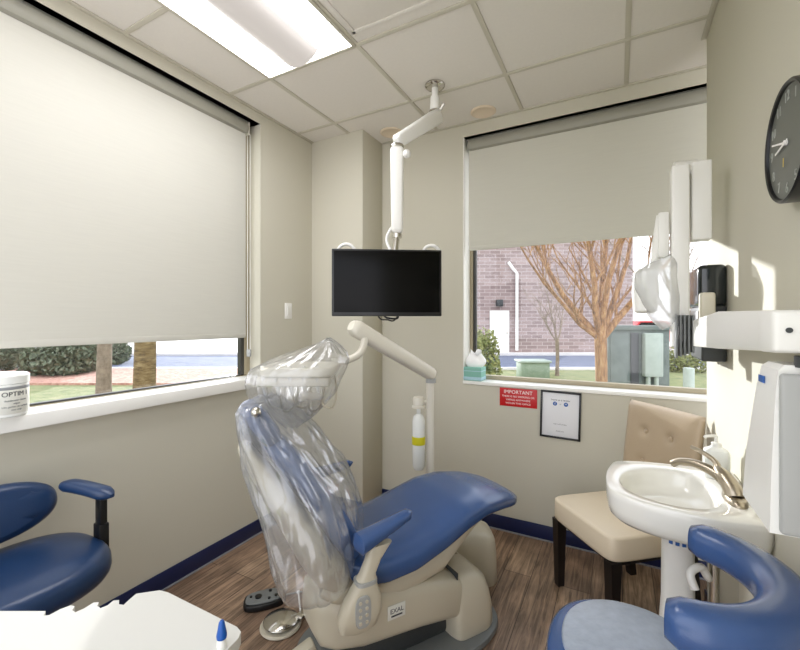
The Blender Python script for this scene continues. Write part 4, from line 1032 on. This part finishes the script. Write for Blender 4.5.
def bush(name, c, r, n, m, label, seed, ls=.05, grp=None):
    rnd = random.Random(seed); mb = MB()
    for _ in range(n):
        v_ = V(rnd.gauss(0, 1), rnd.gauss(0, 1), rnd.gauss(0, 1)).normalized()*(rnd.random()**.4)
        v_.z = v_.z*.9
        k = 1+.25*noise.noise(v_*2+V(seed, 0, 0))
        p = V(c.x+v_.x*r[0]*k, c.y+v_.y*r[1]*k, max(gz+.01, c.z+v_.z*r[2]*k))
        a = V(rnd.uniform(-1, 1), rnd.uniform(-1, 1), rnd.uniform(-1, 1)).normalized(); b_ = a.orthogonal().normalized()
        s_ = ls*rnd.uniform(.6, 1.3); vs = [mb.bm.verts.new(p+q) for q in (a*s_, b_*s_*.5, -a*s_, -b_*s_*.5)]
        mb.bm.faces.new(vs)
    # stems
    for _ in range(10):
        a = rnd.uniform(0, 2*PI); mb.tube([V(c.x, c.y, gz-.02), V(c.x+.6*r[0]*math.cos(a), c.y+.6*r[1]*math.sin(a), c.z+r[2]*rnd.uniform(0, .7))], .01, 4)
    o = mb.build(name, m, sharp=180); tag(o, label, 'bush', grp); return o
bush('leafy_shrub', cpl(1.53, 8, .55), (.45, .45, .9), 2600, 'leaf', 'yellow-green leafy shrub at the left edge of the facing window', 2, .055)
bush('round_bush', cpl(-9.3, 11.2, .38), (1.05, .9, .62), 5000, 'leaf2', 'rounded grey-green bush nearest the slim trunk', 4, .07, 'bushes on the lawn')
bush('round_bush', cpl(-12.4, 12, .45), (1.4, 1.1, .6), 5000, 'leaf2', 'dark green bush at the far left of the lawn', 6, .08, 'bushes on the lawn')
bush('round_bush', cpl(-10.4, 13.9, .4), (1.2, 1, .75), 3500, 'leaf2', 'low brownish bush behind the rounded one', 9, .08, 'bushes on the lawn')
# utility boxes
t = thing('utility_box', cpl(3.45, 10.4, gz), 'low pale green utility box on the grass strip', 'utility box')
MB(BF).box((3.08, 10.3, gz), (3.8, 10.8, .38), .02).build('cabinet', 'greenbox', t)
MB(BF).box((3.04, 10.26, .37), (3.84, 10.84, .43), .02).build('lid', 'cabinet2', t)
t = thing('electrical_cabinet', cpl(3.5, 6, gz), 'tall grey-green electrical cabinet beside the orange tree', 'electrical cabinet')
MB(BF).box((3.07, 6.0, gz), (3.98, 6.22, 1.32), .01).build('cabinet_body', 'cabinet', t)
MB(BF).box((3.05, 5.96, 1.30), (4.0, 6.26, 1.37), .01).build('lid', 'cabinet', t)
MB(BF).box((3.1, 5.985, .05), (3.36, 6.0, 1.26), .004).build('door', 'cabinet', t)
MB(BF).box((3.40, 5.985, .05), (3.52, 6.0, 1.26), .004).build('door', 'grey_dk', t)
MB(BF).box((3.56, 5.90, .62), (3.83, 6.0, 1.26), .02).build('meter_box', 'cabinet2', t)
MB(BF).cyl((3.63, 5.95, gz), (3.63, 5.95, .62), .03).cyl((3.75, 5.95, gz), (3.75, 5.95, .62), .03).build('conduit', 'cabinet2', t)
tag(MB().cyl(cpl(3.55, 5.0, gz), cpl(3.55, 5.0, .86), .06, bev=.01).build('bollard', 'cabinet2'), 'pale round bollard right of the electrical cabinet', 'bollard')
# parked red car-like shapes far right, low hedge
t = thing('parked_car', cpl(12.6, 22, gz), 'red parked car seen past the bare tree', 'car')
CFm = frame(cpl(13.2, 22, gz+.065), math.radians(28))
rings = [[V(x, y, z) for x, z in ((-2.0, .35), (-1.95, .8), (-1.2, .92), (-.7, 1.42), (.7, 1.42), (1.3, .95), (2.0, .85), (2.05, .35))] for y in (-.85, .85)]
MB(CFm).loft(rings).build('body', 'red', t)
for y in (-.86, .86): MB(CFm).loft([[V(x, y+e, z) for x, z in ((-1.05, .95), (-.65, 1.34), (.62, 1.34), (1.05, .95))] for e in (-.01, .01)]).build('side_window', 'screen', t)
for x in (-1.25, 1.3):
    for y in (-.8, .8): MB(CFm).cyl((x, y-.1, .33), (x, y+.1, .33), .33).build('wheel', 'black', t)
bush('low_hedge', cpl(8.2, 12.0, .25), (.9, .5, .42), 1800, 'leaf', 'small green hedge right of the electrical cabinet', 12, .05)

# ------------------------------------------------------------------ lights
SC.world = bpy.data.worlds.new('World'); SC.world.use_nodes = True
wn = SC.world.node_tree; bg = wn.nodes['Background']
tc = wn.nodes.new('ShaderNodeTexCoord'); sx = wn.nodes.new('ShaderNodeSeparateXYZ'); cr = wn.nodes.new('ShaderNodeValToRGB')
wn.links.new(tc.outputs['Generated'], sx.inputs[0]); wn.links.new(sx.outputs['Z'], cr.inputs[0]); wn.links.new(cr.outputs[0], bg.inputs[0])
cr.color_ramp.elements[0].position = 0; cr.color_ramp.elements[0].color = (.92, .91, .95, 1)
cr.color_ramp.elements[1].position = .6; cr.color_ramp.elements[1].color = (.84, .90, 1.0, 1)
bg.inputs[1].default_value = 1.2
sun = bpy.data.lights.new('sun', 'SUN'); sun.energy = 2.3; sun.angle = math.radians(.8); sun.color = (.98, .99, 1)
so = bpy.data.objects.new('sun', sun); COL.objects.link(so)
so.rotation_euler = V(.90, -1, -.27).to_track_quat('-Z', 'Y').to_euler(); so.location = (-8, 10, 5)

# ------------------------------------------------------------------ camera
cam = bpy.data.cameras.new('camera'); co = bpy.data.objects.new('camera', cam); COL.objects.link(co); SC.camera = co
cam.sensor_width = 36; cam.lens = 406.6/800*36; cam.shift_y = -(325-320.9)/800
co.location = (0, 0, 1.437); co.rotation_euler = (PI/2, 0, .4931); cam.clip_start = .05; cam.clip_end = 300

SC.view_settings.view_transform = 'Standard'; SC.view_settings.look = 'None'; SC.view_settings.gamma = 1; SC.view_settings.use_curve_mapping = False
SC.view_settings.exposure = 1.2
SC.cycles.use_denoising = True
SC.cycles.max_bounces = 10; SC.cycles.diffuse_bounces = 6; SC.cycles.transparent_max_bounces = 16
SC.cycles.caustics_reflective = False; SC.cycles.caustics_refractive = False; SC.cycles.sample_clamp_indirect = 6
